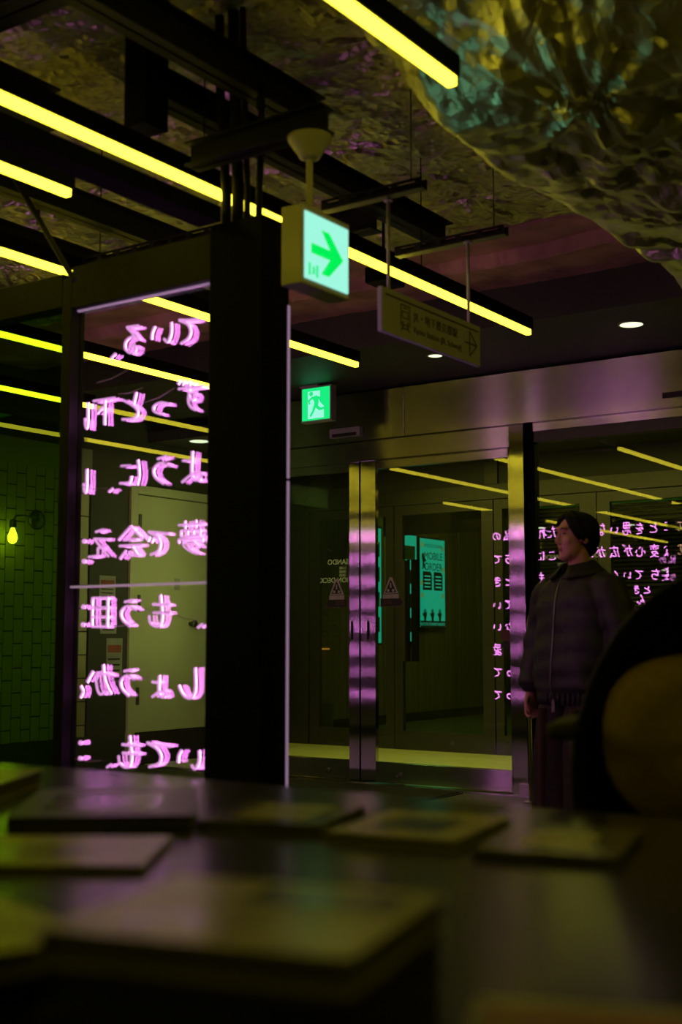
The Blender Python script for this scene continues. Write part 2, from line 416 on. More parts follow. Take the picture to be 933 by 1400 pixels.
# ---- drooping netted foil sheet on the right
def zdroop(X, Y):
    t = np.clip((X + 2.46) / 0.46, 0, 1); s = t * t * (3 - 2 * t)
    near = np.clip((3.6 - Y) / 0.9, 0, 1); near = near * near * (3 - 2 * near)
    z = 3.52 - 0.60 * s * (1 - 0.95 * near) - 0.03 * np.sin(Y * 2.1)
    z += 0.16 * np.clip((X + 1.6) / 1.2, 0, 1)
    z += 0.16 * (vnoise(X, Y, 1.6, 11) - .5) - 0.10 * np.abs(vnoise(X + .3 * Y, Y, 3.2, 12) - .5) - 0.06 * np.abs(vnoise(X - .4 * Y, Y, 6.5, 13) - .5) - 0.022 * np.abs(vnoise(X, Y + .5 * X, 14, 14) - .5)
    mk = np.exp(-((Y - 4.3) / 0.7) ** 2) * np.clip((X + 2.02) / 0.5, 0, 1)
    z += mk * (-0.24 * np.abs(vnoise(X + .2 * Y, Y - .3 * X, 6, 21) - .5) - 0.10 * np.abs(vnoise(X - .5 * Y, Y, 15, 22) - .5))
    z += pinned(X, Y, [(-1.55, 3.6), (-1.2, 4.6), (-0.9, 3.4), (-1.0, 5.6), (-1.7, 5.4), (-0.5, 4.4)], 0.05, 0.04, 0.35)
    return z
vs, fs = foil_grid(-2.46, 1.2, 3.0, 7.0, 230, 250, zdroop)
vs = [v for v in vs]
ds = empty('foil_sheet', (-0.8, 4.5, 2.9), 'baggy netted silver foil sheet sagging from the ceiling at upper right', 'foil sheet')
so = mesh_obj('sheet', vs, fs, M['foil2'], ds)
sl = so.modifiers.new('t', 'SOLIDIFY'); sl.thickness = 0.004

# ---- concrete band, soffit, header
tag(box('ceiling_2', -9, 3.6, 6.31, 7.16, 3.50, 3.75, M['concrete']), 'rough brown concrete slab exposed beyond the foil', 'ceiling', kind='structure')
cb = MB()
N = 420
xs = np.linspace(-8.2, 3.6, N); zw = 3.44; yw_ = 6.64; top = []
for i in range(N):
    zw += random.uniform(-.004, .004); zw = min(3.47, max(3.42, zw)); yw_ += random.uniform(-.008, .008); yw_ = min(6.70, max(6.60, yw_))
    cb.v += [(xs[i], yw_ - 0.03, 3.502), (xs[i], yw_, zw + 0.012), (xs[i], yw_ + 0.015, zw), (xs[i], 7.17, zw + 0.005)]
cb.f = [(4 * i + k, 4 * i + k + 1, 4 * i + k + 5, 4 * i + k + 4) for i in range(N - 1) for k in range(3)]
tag(cb.build('concrete_downstand', M['concrete']), 'chipped concrete downstand with a crumbling edge above the entrance', 'concrete beam', kind='structure').name = 'trim_2'
sf = empty('ceiling_soffit', (-3, 7.8, 3.18), 'dark painted soffit with round downlights in front of the entrance', 'ceiling', kind='structure'); sf.name = 'ceiling_3'
box('soffit_board', -8.0, 3.6, 7.16, 8.70, 3.18, 3.50, M['soffit'], sf)
hd = empty('trim_header', (-4, YD, 2.77), 'brushed stainless header band above the glass doors', 'header', kind='structure'); hd.name = 'trim_3'
for i, (a, b) in enumerate(((-6.9, -5.24), (-5.236, -2.6), (-2.596, 0.2), (0.204, 3.6))):
    box('header_panel', a, b, YD - 0.09, YD + 0.10, 2.765, 3.165, M['stainless_h'], hd, 0.003, uv=True)
box('shadow_gap', -6.9, 3.6, YD - 0.03, YD + 0.05, 3.160, 3.182, M['black'], hd)
tg = MB().box(-3.10, -2.86, YD - 0.096, YD - 0.09, 2.83, 2.87); 
tag(tg.build('nameplate', M['sticker_dark'], hd))

def downlight(x, y, z, label, mat, r=0.075):
    e = empty('ceiling_downlight', (x, y, z), label, 'downlight', 'round downlights in dark ceilings')
    MB().lathe([(r + 0.012, 0.0), (r + 0.012, -0.004), (r, -0.006), (r, 0.0)], (x, y, z), 28).build('trim_ring', M['white_metal'], e, True)
    MB().lathe([(r, -0.001), (r * 0.98, -0.005), (0.002, -0.005)], (x, y, z), 28).build('lens', mat, e)
    return e
downlight(-3.00, 7.61, 3.18, 'round lit downlight in the soffit above the man', M['lamp_white'])
downlight(-4.50, 7.66, 3.18, 'round lit downlight in the soffit just below the hanging station sign', M['lamp_white'], 0.05)

# ------------------------------------------------------------------ light strips
def light_strip(x, y0, y1, label, z=HT, ztop=3.5, ylast=9):
    e = empty('light_strip', (x, (y0 + y1) / 2, z), label, 'light', 'yellow light strips hung in parallel rows')
    box('housing', x - 0.022, x + 0.022, y0, y1 + 0.012, z + 0.014, z + 0.085, M['black'], e, 0.003)
    MB().box(x - 0.016, x + 0.016, y0, y1, z - 0.016, z + 0.016, 0.004).build('diffuser', M['tube'], e)
    for yy in np.arange(y0 + 0.5, min(y1, ylast), 1.6):
        MB().tube([(x, yy, z + 0.08), (x, yy, ztop)], 0.003, 6).build('suspension_rod', M['blacksteel'], e)
    return e
light_strip(-1.84, -5.0, 3.25, 'yellow light strip at the top edge ending beside the sagging foil', HT, 3.5, 1.5)
light_strip(-0.62, 2.7, 6.3, 'added yellow light strip out of view at right, lighting the sagging foil from below', 2.80, 3.0)  # unseen strip added to light the foil sheet and station sign
light_strip(0.60, 0.5, 6.3, 'added yellow light strip farthest right, out of view over the counter', 2.80, 3.0)  # second unseen strip, added for more light from the right
light_strip(-3.07, -5.0, 6.26, 'longest yellow light strip crossing from the left edge past both hanging signs')
light_strip(-4.33, -5.0, 6.40, 'yellow light strip passing just above the neon window and behind the black post')
light_strip(-5.53, -5.0, 6.50, 'yellow light strip seen highest through the green pane')
light_strip(-6.73, -5.0, 6.46, 'yellow light strip seen as the second line through the green pane')
light_strip(-7.90, -5.0, 3.38, 'yellow light strip farthest left, the lowest line in the green pane')
light_strip(-3.57, 0.6, 3.28, 'short dimmer yellow light strip ending near the left edge of the picture', 2.875, 3.10)

# ------------------------------------------------------------------ neon glyphs (single-stroke tubes, 100-grid, y down)
def K(s):   # "x,y x,y | x,y ..." ; a stroke starting with ! keeps sharp corners
    out = []
    for st in s.split('|'):
        st = st.strip(); sharp = st.startswith('!'); st = st.lstrip('!')
        out.append((sharp, [tuple(float(c) for c in p.split(',')) for p in st.split()]))
    return out
G = {
'て': K('12,22 50,20 88,14 | 86,16 55,32 42,55 50,78 80,90'),
'い': K('18,25 18,60 30,84 42,72 | 75,28 84,46 86,68'),
'る': K('!25,15 72,13 25,58 | 25,58 50,45 75,55 78,76 60,92 38,90 36,76 50,72 60,84'),
'、': K('22,58 60,94'),
'ず': K('10,28 90,26 | 55,8 56,50 48,64 36,58 42,44 55,46 58,66 50,84 34,95 | 72,4 78,16 | 86,0 92,12'),
'っ': K('20,50 55,40 80,52 78,74 48,92'),
'と': K('32,12 42,48 | 80,30 42,52 25,72 40,90 82,88'),
'下': K('10,18 90,18 | 48,18 48,95 | 54,40 76,58'),
'よ': K('50,6 52,66 42,88 22,88 20,74 42,68 84,92 | 52,34 82,30'),
'う': K('32,10 66,16 | 18,42 55,30 80,46 74,72 42,95'),
'に': K('22,12 16,60 24,92 | 48,28 86,26 | 46,62 54,82 90,82'),
'夢': K('10,14 90,14 | 32,3 32,25 | 68,3 68,25 | !18,30 82,30 82,47 18,47 18,30 | 40,30 40,47 | 60,30 60,47 | !10,66 10,55 90,55 88,66 | 45,58 20,80 | 38,68 74,68 55,86 24,98 | 42,75 54,85'),
'で': K('8,24 88,14 | 84,16 52,34 40,56 48,80 78,92 | 68,36 76,50 | 84,30 92,44'),
'会': K('50,4 8,42 | 50,4 92,42 | 30,42 70,42 | 12,60 88,60 | !46,60 24,90 74,86 | 64,74 86,98'),
'え': K('36,6 66,12 | !20,38 72,34 14,94 | 42,64 56,66 58,88 92,92'),
'も': K('48,4 40,68 52,94 78,86 84,62 | 18,32 72,30 | 16,56 70,54'),
'目': K('!20,6 80,6 80,95 20,95 20,6 | 20,36 80,36 | 20,65 80,65'),
'し': K('30,4 28,68 44,94 70,86 88,58'),
'ょ': K('50,12 52,70 42,90 24,90 22,76 42,70 82,92 | 52,40 82,36'),
'か': K('8,38 58,32 56,78 44,94 32,84 | 38,4 32,50 10,94 | 72,24 92,58'),
'の': K('52,22 46,60 28,82 14,66 20,38 52,20 84,36 86,66 56,92'),
'私': K('44,8 14,18 | 6,34 52,34 | 30,14 30,96 | 30,38 8,72 | 32,44 50,62 | !72,10 54,86 92,80 | 78,58 94,92'),
'ち': K('14,26 84,22 | 44,6 28,60 60,48 82,62 70,86 38,94'),
'き': K('20,22 78,16 | 18,42 82,36 | 42,4 72,64 40,58 | 26,70 34,92 74,94'),
'な': K('12,28 52,24 | 36,8 12,60 | 68,22 90,38 | 64,44 64,82 46,94 30,84 42,72 62,76 88,94'),
'愛': K('80,6 18,12 | 26,18 32,26 | 48,16 52,25 | 76,14 68,26 | !10,44 10,32 90,32 88,42 | 26,46 22,58 | 40,44 46,58 70,58 72,50 | 50,40 56,48 | 76,46 84,56 | 42,64 14,86 | 38,70 72,70 54,88 20,98 | 36,76 60,90 88,98'),
'こ': K('24,20 76,20 | 20,62 30,86 84,84'),
'を': K('16,24 76,20 | 48,4 16,58 40,44 56,52 56,72 | 84,44 38,66 36,88 80,92'),
'思': K('!22,8 78,8 78,48 22,48 22,8 | 22,28 78,28 | 50,8 50,48 | 20,64 12,86 | 36,60 38,86 48,94 72,92 76,78 | 52,58 60,70 | 80,62 92,80'),
'た': K('10,26 54,24 | 36,6 12,94 | 56,46 88,44 | 54,74 60,90 92,90'),
'れ': K('28,6 28,94 | !8,30 44,28 8,74 | 8,74 40,46 62,32 66,60 70,90 92,78'),
'が': K('6,40 54,34 52,80 42,94 32,86 | 36,8 30,50 10,94 | 66,30 84,58 | 76,8 84,20 | 90,2 97,14'),
'広': K('50,4 50,16 | 14,18 92,18 | 20,18 18,60 6,94 | !52,32 32,86 82,80 | 68,58 90,94'),
'心': K('18,44 10,72 | 34,28 36,76 48,90 74,88 78,70 | 50,16 60,36 | 80,40 92,64'),
'変': K('50,4 50,16 | 10,18 90,18 | 40,18 38,34 28,46 | 60,18 60,46 | 22,28 12,42 | 76,28 88,42 | 42,52 18,76 | 36,60 74,60 50,86 14,97 | 34,68 60,88 90,97'),
'落': K('10,14 90,14 | 34,4 34,24 | 66,4 66,24 | 14,32 24,40 | 8,50 18,58 | 8,94 26,66 | 52,28 32,54 | 48,36 76,36 56,56 30,68 | 44,42 66,58 92,66 | !44,70 78,70 78,94 44,94 44,70'),
'く': K('!68,6 26,50 70,95'),
'ん': K('52,6 12,92 40,56 52,62 54,84 66,92 90,66'),
'。': K('40,58 60,66 60,84 40,92 22,84 22,66 40,58'),
'つ': K('10,36 55,26 86,42 80,66 42,84'),
}
def catmull(pts, sub=5):
    if len(pts) < 3: return pts
    P = [pts[0]] + list(pts) + [pts[-1]]; out = []
    for i in range(1, len(P) - 2):
        for k in range(sub):
            t = k / sub
            out.append(tuple(0.5 * ((2 * P[i][d]) + (-P[i - 1][d] + P[i + 1][d]) * t + (2 * P[i - 1][d] - 5 * P[i][d] + 4 * P[i + 1][d] - P[i + 2][d]) * t * t + (-P[i - 1][d] + 3 * P[i][d] - 3 * P[i + 1][d] + P[i + 2][d]) * t ** 3) for d in (0, 1)))
    out.append(pts[-1]); return out
def neon_char(ch, x0, x1, z0, z1, y, r, root, front='neon_front'):
    """the front reads from +y, so the glyph runs toward -x"""
    mb = MB()
    for sharp, st in G[ch]:
        p2 = st if sharp else catmull(st)
        pts = [(x1 - (x1 - x0) * u / 100.0, y, z1 - (z1 - z0) * v / 100.0) for u, v in p2]
        if sharp:
            for a, b in zip(pts[:-1], pts[1:]): mb.tube([a, b], r, 8)
        else: mb.tube(pts, r, 8)
    o = mb.build('neon_letter', M[front], root, True)
    o.data.materials.append(M['neon_back'])
    for p in o.data.polygons:
        p.material_index = 1 if p.normal.y < 0.25 else 0
    return o

LEFT_TEXT = [
 ('て',-3.201,-3.075,2.258,2.379), ('い',-3.349,-3.200,2.265,2.391), ('る',-3.499,-3.364,2.259,2.391), ('、',-3.571,-3.506,2.259,2.300), ('ず',-3.200,-3.042,1.998,2.129), ('っ',-3.336,-3.207,1.999,2.087),
 ('と',-3.504,-3.359,1.992,2.123), ('下',-3.655,-3.504,1.989,2.122), ('よ',-3.184,-3.038,1.726,1.858), ('う',-3.334,-3.195,1.731,1.855), ('に',-3.498,-3.361,1.734,1.854), ('、',-3.569,-3.508,1.724,1.759),
 ('夢',-3.190,-3.042,1.461,1.594), ('で',-3.343,-3.216,1.461,1.573), ('会',-3.499,-3.347,1.458,1.588), ('え',-3.660,-3.519,1.464,1.586), ('、',-3.098,-3.037,1.190,1.227), ('も',-3.342,-3.192,1.191,1.320),
 ('う',-3.492,-3.360,1.192,1.312), ('目',-3.652,-3.512,1.193,1.318), ('し',-3.180,-3.045,0.928,1.051), ('ょ',-3.317,-3.206,0.927,1.027), ('う',-3.485,-3.366,0.928,1.047), ('か',-3.657,-3.497,0.930,1.057),
 ('い',-3.183,-3.034,0.662,0.778), ('て',-3.337,-3.183,0.664,0.781), ('も',-3.490,-3.338,0.660,0.791), ('、',-3.552,-3.489,0.659,0.695),
]
FAR_TEXT = [
 ('の',-7.165,-7.036,2.331,2.455), ('私',-7.016,-6.879,2.324,2.465), ('て',-7.149,-7.020,2.055,2.170), ('ち',-7.000,-6.883,2.050,2.182), ('き',-7.153,-7.034,1.782,1.905), ('と',-7.004,-6.887,1.787,1.901),
 ('い',-7.167,-7.038,1.501,1.615), ('て',-7.009,-6.891,1.498,1.630), ('い',-7.170,-7.042,1.237,1.360), ('な',-7.013,-6.896,1.228,1.359), ('愛',-7.174,-7.036,0.958,1.098), ('、',-6.939,-6.861,0.959,1.046),
 ('て',-7.168,-7.040,0.697,0.819), ('っ',-7.001,-6.894,0.699,0.820), ('て',-7.171,-7.044,0.428,0.549), ('っ',-7.005,-6.898,0.432,0.553), ('れ',-6.569,-6.436,2.330,2.478), ('た',-6.436,-6.314,2.333,2.480),
 ('し',-6.156,-6.027,2.337,2.474), ('た',-5.990,-5.845,2.337,2.482), ('な',-5.809,-5.693,2.330,2.490), ('い',-5.648,-5.533,2.339,2.456), ('思',-5.507,-5.384,2.324,2.482), ('を',-5.350,-5.229,2.325,2.465),
 ('と',-5.194,-5.050,2.333,2.465), ('こ',-5.024,-4.898,2.342,2.472), ('の',-4.881,-4.756,2.335,2.473), ('に',-6.574,-6.460,2.062,2.200), ('こ',-6.432,-6.310,2.065,2.195), ('い',-5.905,-5.851,2.073,2.208),
 ('が',-5.833,-5.699,2.078,2.221), ('広',-5.663,-5.531,2.071,2.213), ('が',-5.495,-5.373,2.082,2.223), ('心',-5.356,-5.218,2.068,2.209), ('変',-5.184,-5.057,2.062,2.218), ('な',-5.023,-4.897,2.064,2.219),
 ('の',-4.880,-4.756,2.067,2.221), ('も',-6.578,-6.465,1.811,1.941), ('く',-5.625,-5.537,1.821,1.929), ('い',-5.502,-5.389,1.817,1.933), ('て',-5.363,-5.242,1.813,1.937), ('ち',-5.182,-5.047,1.808,1.939),
 ('落',-5.021,-4.871,1.804,1.950), ('た',-6.583,-6.470,1.536,1.674), ('愛',-5.596,-5.499,1.546,1.679), ('ん',-5.352,-5.232,1.534,1.657), ('。',-5.423,-5.354,1.461,1.585), ('き',-5.384,-5.298,1.658,1.757),
 ('と',-5.272,-5.161,1.655,1.754), ('つ',-6.701,-6.530,1.330,1.442), ('こ',-5.496,-5.374,1.339,1.462), ('し',-5.383,-5.306,1.330,1.461), ('。',-5.411,-5.351,1.265,1.330), ('っ',-6.659,-6.527,0.433,0.561),
 ('か',-6.456,-6.344,1.269,1.389),
]
LEFT_TEXT += [('し', -3.690, -3.664, 1.985, 2.10), ('し', -3.690, -3.662, 1.726, 1.83), ('。', -3.690, -3.665, 1.53, 1.56), ('。', -3.690, -3.665, 1.45, 1.48), ('。', -3.688, -3.662, 1.27, 1.30), ('。', -3.688, -3.662, 1.20, 1.23), ('く', -3.690, -3.655, 0.92, 0.97), ('。', -3.688, -3.662, 0.74, 0.77), ('。', -3.688, -3.662, 0.68, 0.71)]

# ------------------------------------------------------------------ neon window and its black frame
w1 = empty('window_1', (-3.36, YS, 0), 'neon window: clear glazing in a black frame, left of the black post', 'window', kind='structure')
box('window_post', -3.80, -3.745, 3.47, 3.545, 0, 2.62, M['blacksteel'], w1, 0.004)
box('head_rail', -3.745, -2.985, 3.47, 3.545, 2.485, 2.66, M['blacksteel'], w1, 0.004)
box('sill_rail', -3.745, -2.985, 3.47, 3.545, 0, 0.42, M['blacksteel'], w1, 0.004)
box('pane', -3.745, -2.985, 3.514, 3.522, 0.42, 2.485, M['glass_sign'], w1)
box('black_post', -2.985, -2.735, 3.44, 3.60, 0, 2.675, M['black'], None, 0.006)
tag(bpy.data.objects['black_post'], 'wide black post standing between the neon window and the doors', 'post', kind='structure')
es = MB().box(-2.735, -2.730, 3.590, 3.60, 0.55, 1.72).build('edge_strip', M['acrylic'])
tag(es, 'thin pink glowing acrylic edge running down the right side of the black post', 'acrylic strip')
e2 = MB().box(-2.735, -2.730, 3.590, 3.60, 1.73, 2.37).build('edge_strip', M['acrylic'])
tag(e2, 'upper length of the pink acrylic edge on the black post, below the arrow sign', 'acrylic strip')
w2 = empty('window_2', (-4.3, YS, 0), 'dark green tinted pane in a black frame at the left edge', 'window', kind='structure')
box('pane', -4.85, -3.80, 3.505, 3.515, 0.1, 2.50, M['glass_green'], w2)
box('head_rail', -4.85, -3.80, 3.47, 3.545, 2.50, 2.64, M['blacksteel'], w2, 0.004)
box('sill_rail', -4.85, -3.80, 3.47, 3.545, 0, 0.1, M['blacksteel'], w2, 0.004)
box('mullion', -4.93, -4.85, 3.44, 3.60, 0, 2.64, M['blacksteel'], w2, 0.004)
w4 = empty('window_5', (-6.1, YS, 0), 'tall clear neon window farther left along the same black frame', 'window', kind='structure')
box('head_rail', -7.6, -4.93, 3.44, 3.60, 2.62, 2.70, M['blacksteel'], w4)
box('sill_rail', -7.6, -4.93, 3.44, 3.60, 0, 0.12, M['blacksteel'], w4)
box('end_post', -7.68, -7.6, 3.44, 3.60, 0, 2.70, M['blacksteel'], w4)

neon = empty('neon_sign', (-3.36, YS, 0.6), 'pink neon Japanese lyrics hung in the window, seen from behind', 'neon sign', 'pink neon lyric signs')
for (ch, x0, x1, z0, z1) in LEFT_TEXT:
    neon_char(ch, x0, x1, z0, z1, YS, 0.0052 if ch != '夢' else 0.0042, neon, 'neon_front_near')
box('acrylic_edge', -3.74, -2.99, 3.490, 3.509, 1.353, 1.361, M['acrylic'], neon)
box('acrylic_edge', -3.74, -2.99, 3.496, 3.509, 2.477, 2.484, M['acrylic'], neon)
for (a, b, z, d) in ((-3.62, -3.45, 2.17, 0.03), (-3.36, -3.2, 2.06, 0.04), (-3.5, -3.36, 1.20, 0.02), (-3.20, -3.08, 1.25, -0.03), (-3.70, -3.55, 1.76, -0.02), (-3.49, -3.35, 1.82, 0.01), (-3.52, -3.3, 0.99, 0.02), (-3.7, -3.56, 0.685, 0.0), (-3.34, -3.18, 1.80, 0.03), (-3.5, -3.37, 2.11, 0.01), (-3.2, -3.04, 0.70, -0.03), (-3.36, -3.2, 1.27, -0.02), (-3.66, -3.5, 1.29, -0.02)):
    MB().tube([(a, YS - 0.004, z), ((a + b) / 2, YS - 0.004, z + d / 2 - 0.008), (b, YS - 0.004, z + d)], 0.0013, 6).build('link_wire', M['wire'], neon)
neon2 = empty('neon_sign', (-6.0, YS, 0.4), 'larger pink neon lyric sign out of view at left, mirrored in the entrance glass', 'neon sign', 'pink neon lyric signs')
for (ch, x0, x1, z0, z1) in FAR_TEXT:
    neon_char(ch, x0, x1, z0, z1, YS, 0.0060, neon2)

# black rail over the window running toward the camera, cables onto the post
def thing_box(name, b, mat, label, cat, group=None, bev=0.003):
    o = box(name, *b, mat, None, bev); return tag(o, label, cat, group)
thing_box('overhead_rail', (-3.04, -2.93, -1.0, 3.44, 2.68, 2.74), M['black'], 'black overhead rail running back from the top of the black post', 'rail')
cab_lab = ['leftmost black conduit dropping onto the top of the black post', 'second black conduit from the left above the black post', 'third black conduit above the black post, crossing the light strip', 'rightmost thin black conduit above the black post beside the arrow sign']
for i, (xa, za, xb, r) in enumerate(((-3.00, 3.52, -2.955, 0.018), (-2.93, 3.52, -2.90, 0.022), (-2.885, 3.52, -2.855, 0.012), (-2.80, 3.1, -2.80, 0.013))):
    o = MB().tube([(xa, 3.5, za), (xa + .01, 3.5, 3.2), ((xa + xb) / 2, 3.51, 2.95), (xb, 3.5, 2.80), (xb, 3.5, 2.672)], r, 10).build('black_conduit', M['blacksteel'], None, True)
    tag(o, cab_lab[i], 'conduit', 'conduits dropping to the black post')

# ------------------------------------------------------------------ ceiling steelwork
def ybeam(x, y0, y1, z, wd, ht, label):
    e = empty('steel_beam', (x, (y0 + y1) / 2, z), label, 'steel beam', 'black steel beams under the foil ceiling')
    box('web', x - 0.006, x + 0.006, y0, y1, z, z + ht, M['blacksteel'], e)
    box('flange', x - wd / 2, x + wd / 2, y0, y1, z, z + 0.008, M['blacksteel'], e)
    box('flange', x - wd / 2, x + wd / 2, y0, y1, z + ht - 0.008, z + ht, M['blacksteel'], e)
    return e
def xbeam(x0, x1, y, z, wd, ht, label):
    e = empty('steel_beam', ((x0 + x1) / 2, y, z), label, 'steel beam', 'black steel beams under the foil ceiling')
    box('web', x0, x1, y - 0.006, y + 0.006, z, z + ht, M['blacksteel'], e)
    box('flange', x0, x1, y - wd / 2, y + wd / 2, z, z + 0.008, M['blacksteel'], e)
    box('flange', x0, x1, y - wd / 2, y + wd / 2, z + ht - 0.008, z + ht, M['blacksteel'], e)
    return e
ybeam(-2.83, -1.0, 3.90, 3.15, 0.09, 0.14, 'black steel beam at top left with a lit lower flange, ending above the round sign mount')
ybeam(-3.14, 3.3, 5.45, 3.15, 0.10, 0.12, 'black steel beam crossing the foil behind the hanging rods')
ybeam(-3.62, -1.0, 3.2, 3.10, 0.16, 0.16, 'black steel beam high above the window toward the upper left corner')
xbeam(-2.98, -2.37, 3.33, 2.858, 0.08, 0.09, 'short black crossarm carrying the round mount of the arrow sign')
xbeam(-5.2, -2.6, 2.75, 3.30, 0.14, 0.14, 'black crossbeam near the top edge of the picture')
ybeam(-4.04, 2.4, 5.2, 3.0, 0.09, 0.12, 'black steel beam over the window among the left light strips')
xbeam(-6.0, -3.2, 4.9, 3.1, 0.10, 0.12, 'black crossbeam seen over the window head rail')
ybeam(-4.75, 2.6, 6.2, 3.05, 0.10, 0.12, 'black steel beam farthest left under the foil')
thing_box('junction_box', (-3.20, -3.09, 3.20, 3.32, 3.02, 3.53), M['black'], 'black junction box hanging among the beams at upper left', 'junction box')
def slotted(x0, x1, y, z, label):
    e = empty('slotted_channel', ((x0 + x1) / 2, y, z), label, 'channel', 'slotted steel channels')
    box('channel_back', x0, x1, y + 0.018, y + 0.022, z, z + 0.042, M['blacksteel'], e)
    n = max(3, int((x1 - x0) / 0.10))
    g_ = MB().box(x0, x1, y - 0.022, y - 0.018, z, z + 0.011).box(x0, x1, y - 0.022, y - 0.018, z + 0.031, z + 0.042)
    for i in range(n + 1):
        xx = x0 + (x1 - x0 - 0.03) * i / n; g_.box(xx, xx + 0.03, y - 0.022, y - 0.018, z + 0.011, z + 0.031)
    g_.build('channel_front', M['blacksteel'], e)
    box('channel_lip', x0, x1, y - 0.022, y + 0.022, z - 0.003, z, M['steel_raw'], e)
    return e
slotted(-2.92, -2.44, 4.08, 2.90, 'slotted steel channel carrying the near rod of the station sign')
slotted(-3.00, -2.44, 4.77, 2.90, 'slotted steel channel carrying the far rod of the station sign')
slotted(-4.30, -3.40, 4.06, 2.90, 'slotted steel channel above the neon window')
for (x, y, lab) in ((-2.5, 4.08, 'thin black hanger rod above the near slotted channel'), (-2.5, 4.77, 'thin black hanger rod above the far slotted channel'), (-4.2, 4.06, 'thin hanger rod at the left end of the slotted channel over the window')):
    tag(MB().tube([(x, y, 2.94), (x, y, 3.50)], 0.0025, 6).build('hanger_rod', M['blacksteel']), lab, 'rod', 'hanger rods')
tag(MB().tube([(-4.27, 3.3, 3.50), (-3.55, 3.3, 2.53)], 0.012, 8).build('diagonal_brace', M['blacksteel']), 'black diagonal brace rod crossing a light strip at left', 'brace')
for (x, y, lab) in ((-4.40, 3.55, 'left of two short black hangers above the window corner'), (-4.13, 3.62, 'right of two short black hangers above the window corner')):
    tag(MB().tube([(x, y, 2.95), (x, y, 3.5)], 0.008, 6).build('hanger_rod', M['blacksteel']), lab, 'rod', 'hanger rods')

# ------------------------------------------------------------------ arrow exit sign (face toward +x)
xs0 = -2.40
ex = empty('exit_sign', (xs0 - 0.05, 3.365, 2.32), 'glowing exit sign with a green arrow hanging from a rod beside the post', 'exit sign')
box('housing', xs0 - 0.085, xs0, 3.225, 3.505, 2.315, 2.585, M['exit_body'], ex, 0.006)
box('face_panel', xs0 - 0.002, xs0 + 0.004, 3.240, 3.492, 2.335, 2.563, M['exit_face'], ex, 0.002)
def exf(u, v, d): return (xs0 + 0.005 + d, 3.240 + u * 0.252, 2.335 + v * 0.228)
arrow = [(0.13, 0.40), (0.13, 0.545), (0.56, 0.545), (0.36, 0.80), (0.53, 0.80), (0.86, 0.47), (0.53, 0.14), (0.36, 0.14), (0.56, 0.40)]
MB().prism(arrow, exf, 0.0015).build('arrow', M['exit_green'], ex)
MB().prism([(0.07, 0.06), (0.07, 0.24), (0.11, 0.24), (0.11, 0.06)], exf, 0.0015).build('door_pictogram', M['exit_bright'], ex)
MB().prism([(0.24, 0.06), (0.24, 0.24), (0.28, 0.24), (0.28, 0.06)], exf, 0.0015).build('door_pictogram', M['exit_bright'], ex)
MB().prism([(0.15, 0.09), (0.17, 0.15), (0.15, 0.18), (0.19, 0.21), (0.21, 0.16), (0.20, 0.12), (0.21, 0.09)], exf, 0.0015).build('running_figure', M['exit_bright'], ex)
MB().tube([(xs0 - 0.045, 3.33, 2.58), (xs0 - 0.045, 3.33, 2.79)], 0.011, 12).build('rod', M['exit_body'], ex, True)
MB().lathe([(0.022, 0), (0.036, 0.006), (0.040, 0.016), (0.062, 0.045), (0.075, 0.065), (0.077, 0.078), (0.03, 0.082)], (xs0 - 0.045, 3.33, 2.775), 24).build('ceiling_rose', M['exit_body'], ex, True)

# running-man exit sign near the doors (face toward -y)
e2 = empty('exit_sign', (-5.80, 8.0, 2.88), 'small green running-man exit sign hanging from the soffit left of the doors', 'exit sign')
ya = 8.0
box('housing', -5.955, -5.655, ya, ya + 0.07, 2.875, 3.165, M['exit_body'], e2, 0.006)
box('face_panel', -5.94, -5.670, ya - 0.004, ya + 0.002, 2.89, 3.15, M['exit_bright'], e2, 0.002)
def mf(u, v, d): return (-5.94 + u * 0.27, ya - 0.0045 - d, 2.89 + v * 0.26)
MB().prism([(0.22, 0.05), (0.22, 0.90), (0.66, 0.90), (0.66, 0.55), (0.80, 0.40), (0.80, 0.05)], mf, 0.001).build('lit_doorway', M['exit_face'], e2)
def mf2(u, v, d): return mf(u, v, 0.0015 + d)
man = [[(0.34 + 0.07 * math.cos(a), 0.82 + 0.07 * math.sin(a)) for a in np.linspace(0, 2 * PI, 14)[:-1]],
       [(0.36, 0.72), (0.56, 0.76), (0.62, 0.56), (0.58, 0.38), (0.44, 0.40), (0.46, 0.56)],
       [(0.38, 0.74), (0.22, 0.62), (0.26, 0.50), (0.31, 0.51), (0.29, 0.60), (0.42, 0.67)],
       [(0.54, 0.74), (0.66, 0.70), (0.74, 0.54), (0.69, 0.52), (0.62, 0.62), (0.52, 0.66)],
       [(0.57, 0.46), (0.68, 0.36), (0.84, 0.38), (0.84, 0.31), (0.64, 0.28), (0.48, 0.40)],
       [(0.54, 0.44), (0.44, 0.24), (0.34, 0.10), (0.28, 0.14), (0.38, 0.28), (0.43, 0.44)]]
g_ = MB()
for i, p in enumerate(man): g_.prism(p, mf2, 0.001)
g_.build('running_figure', M['exit_bright'], e2)
box('mount', -5.98, -5.80, ya + 0.01, ya + 0.10, 3.165, 3.182, M['white_metal'], e2, 0.003)

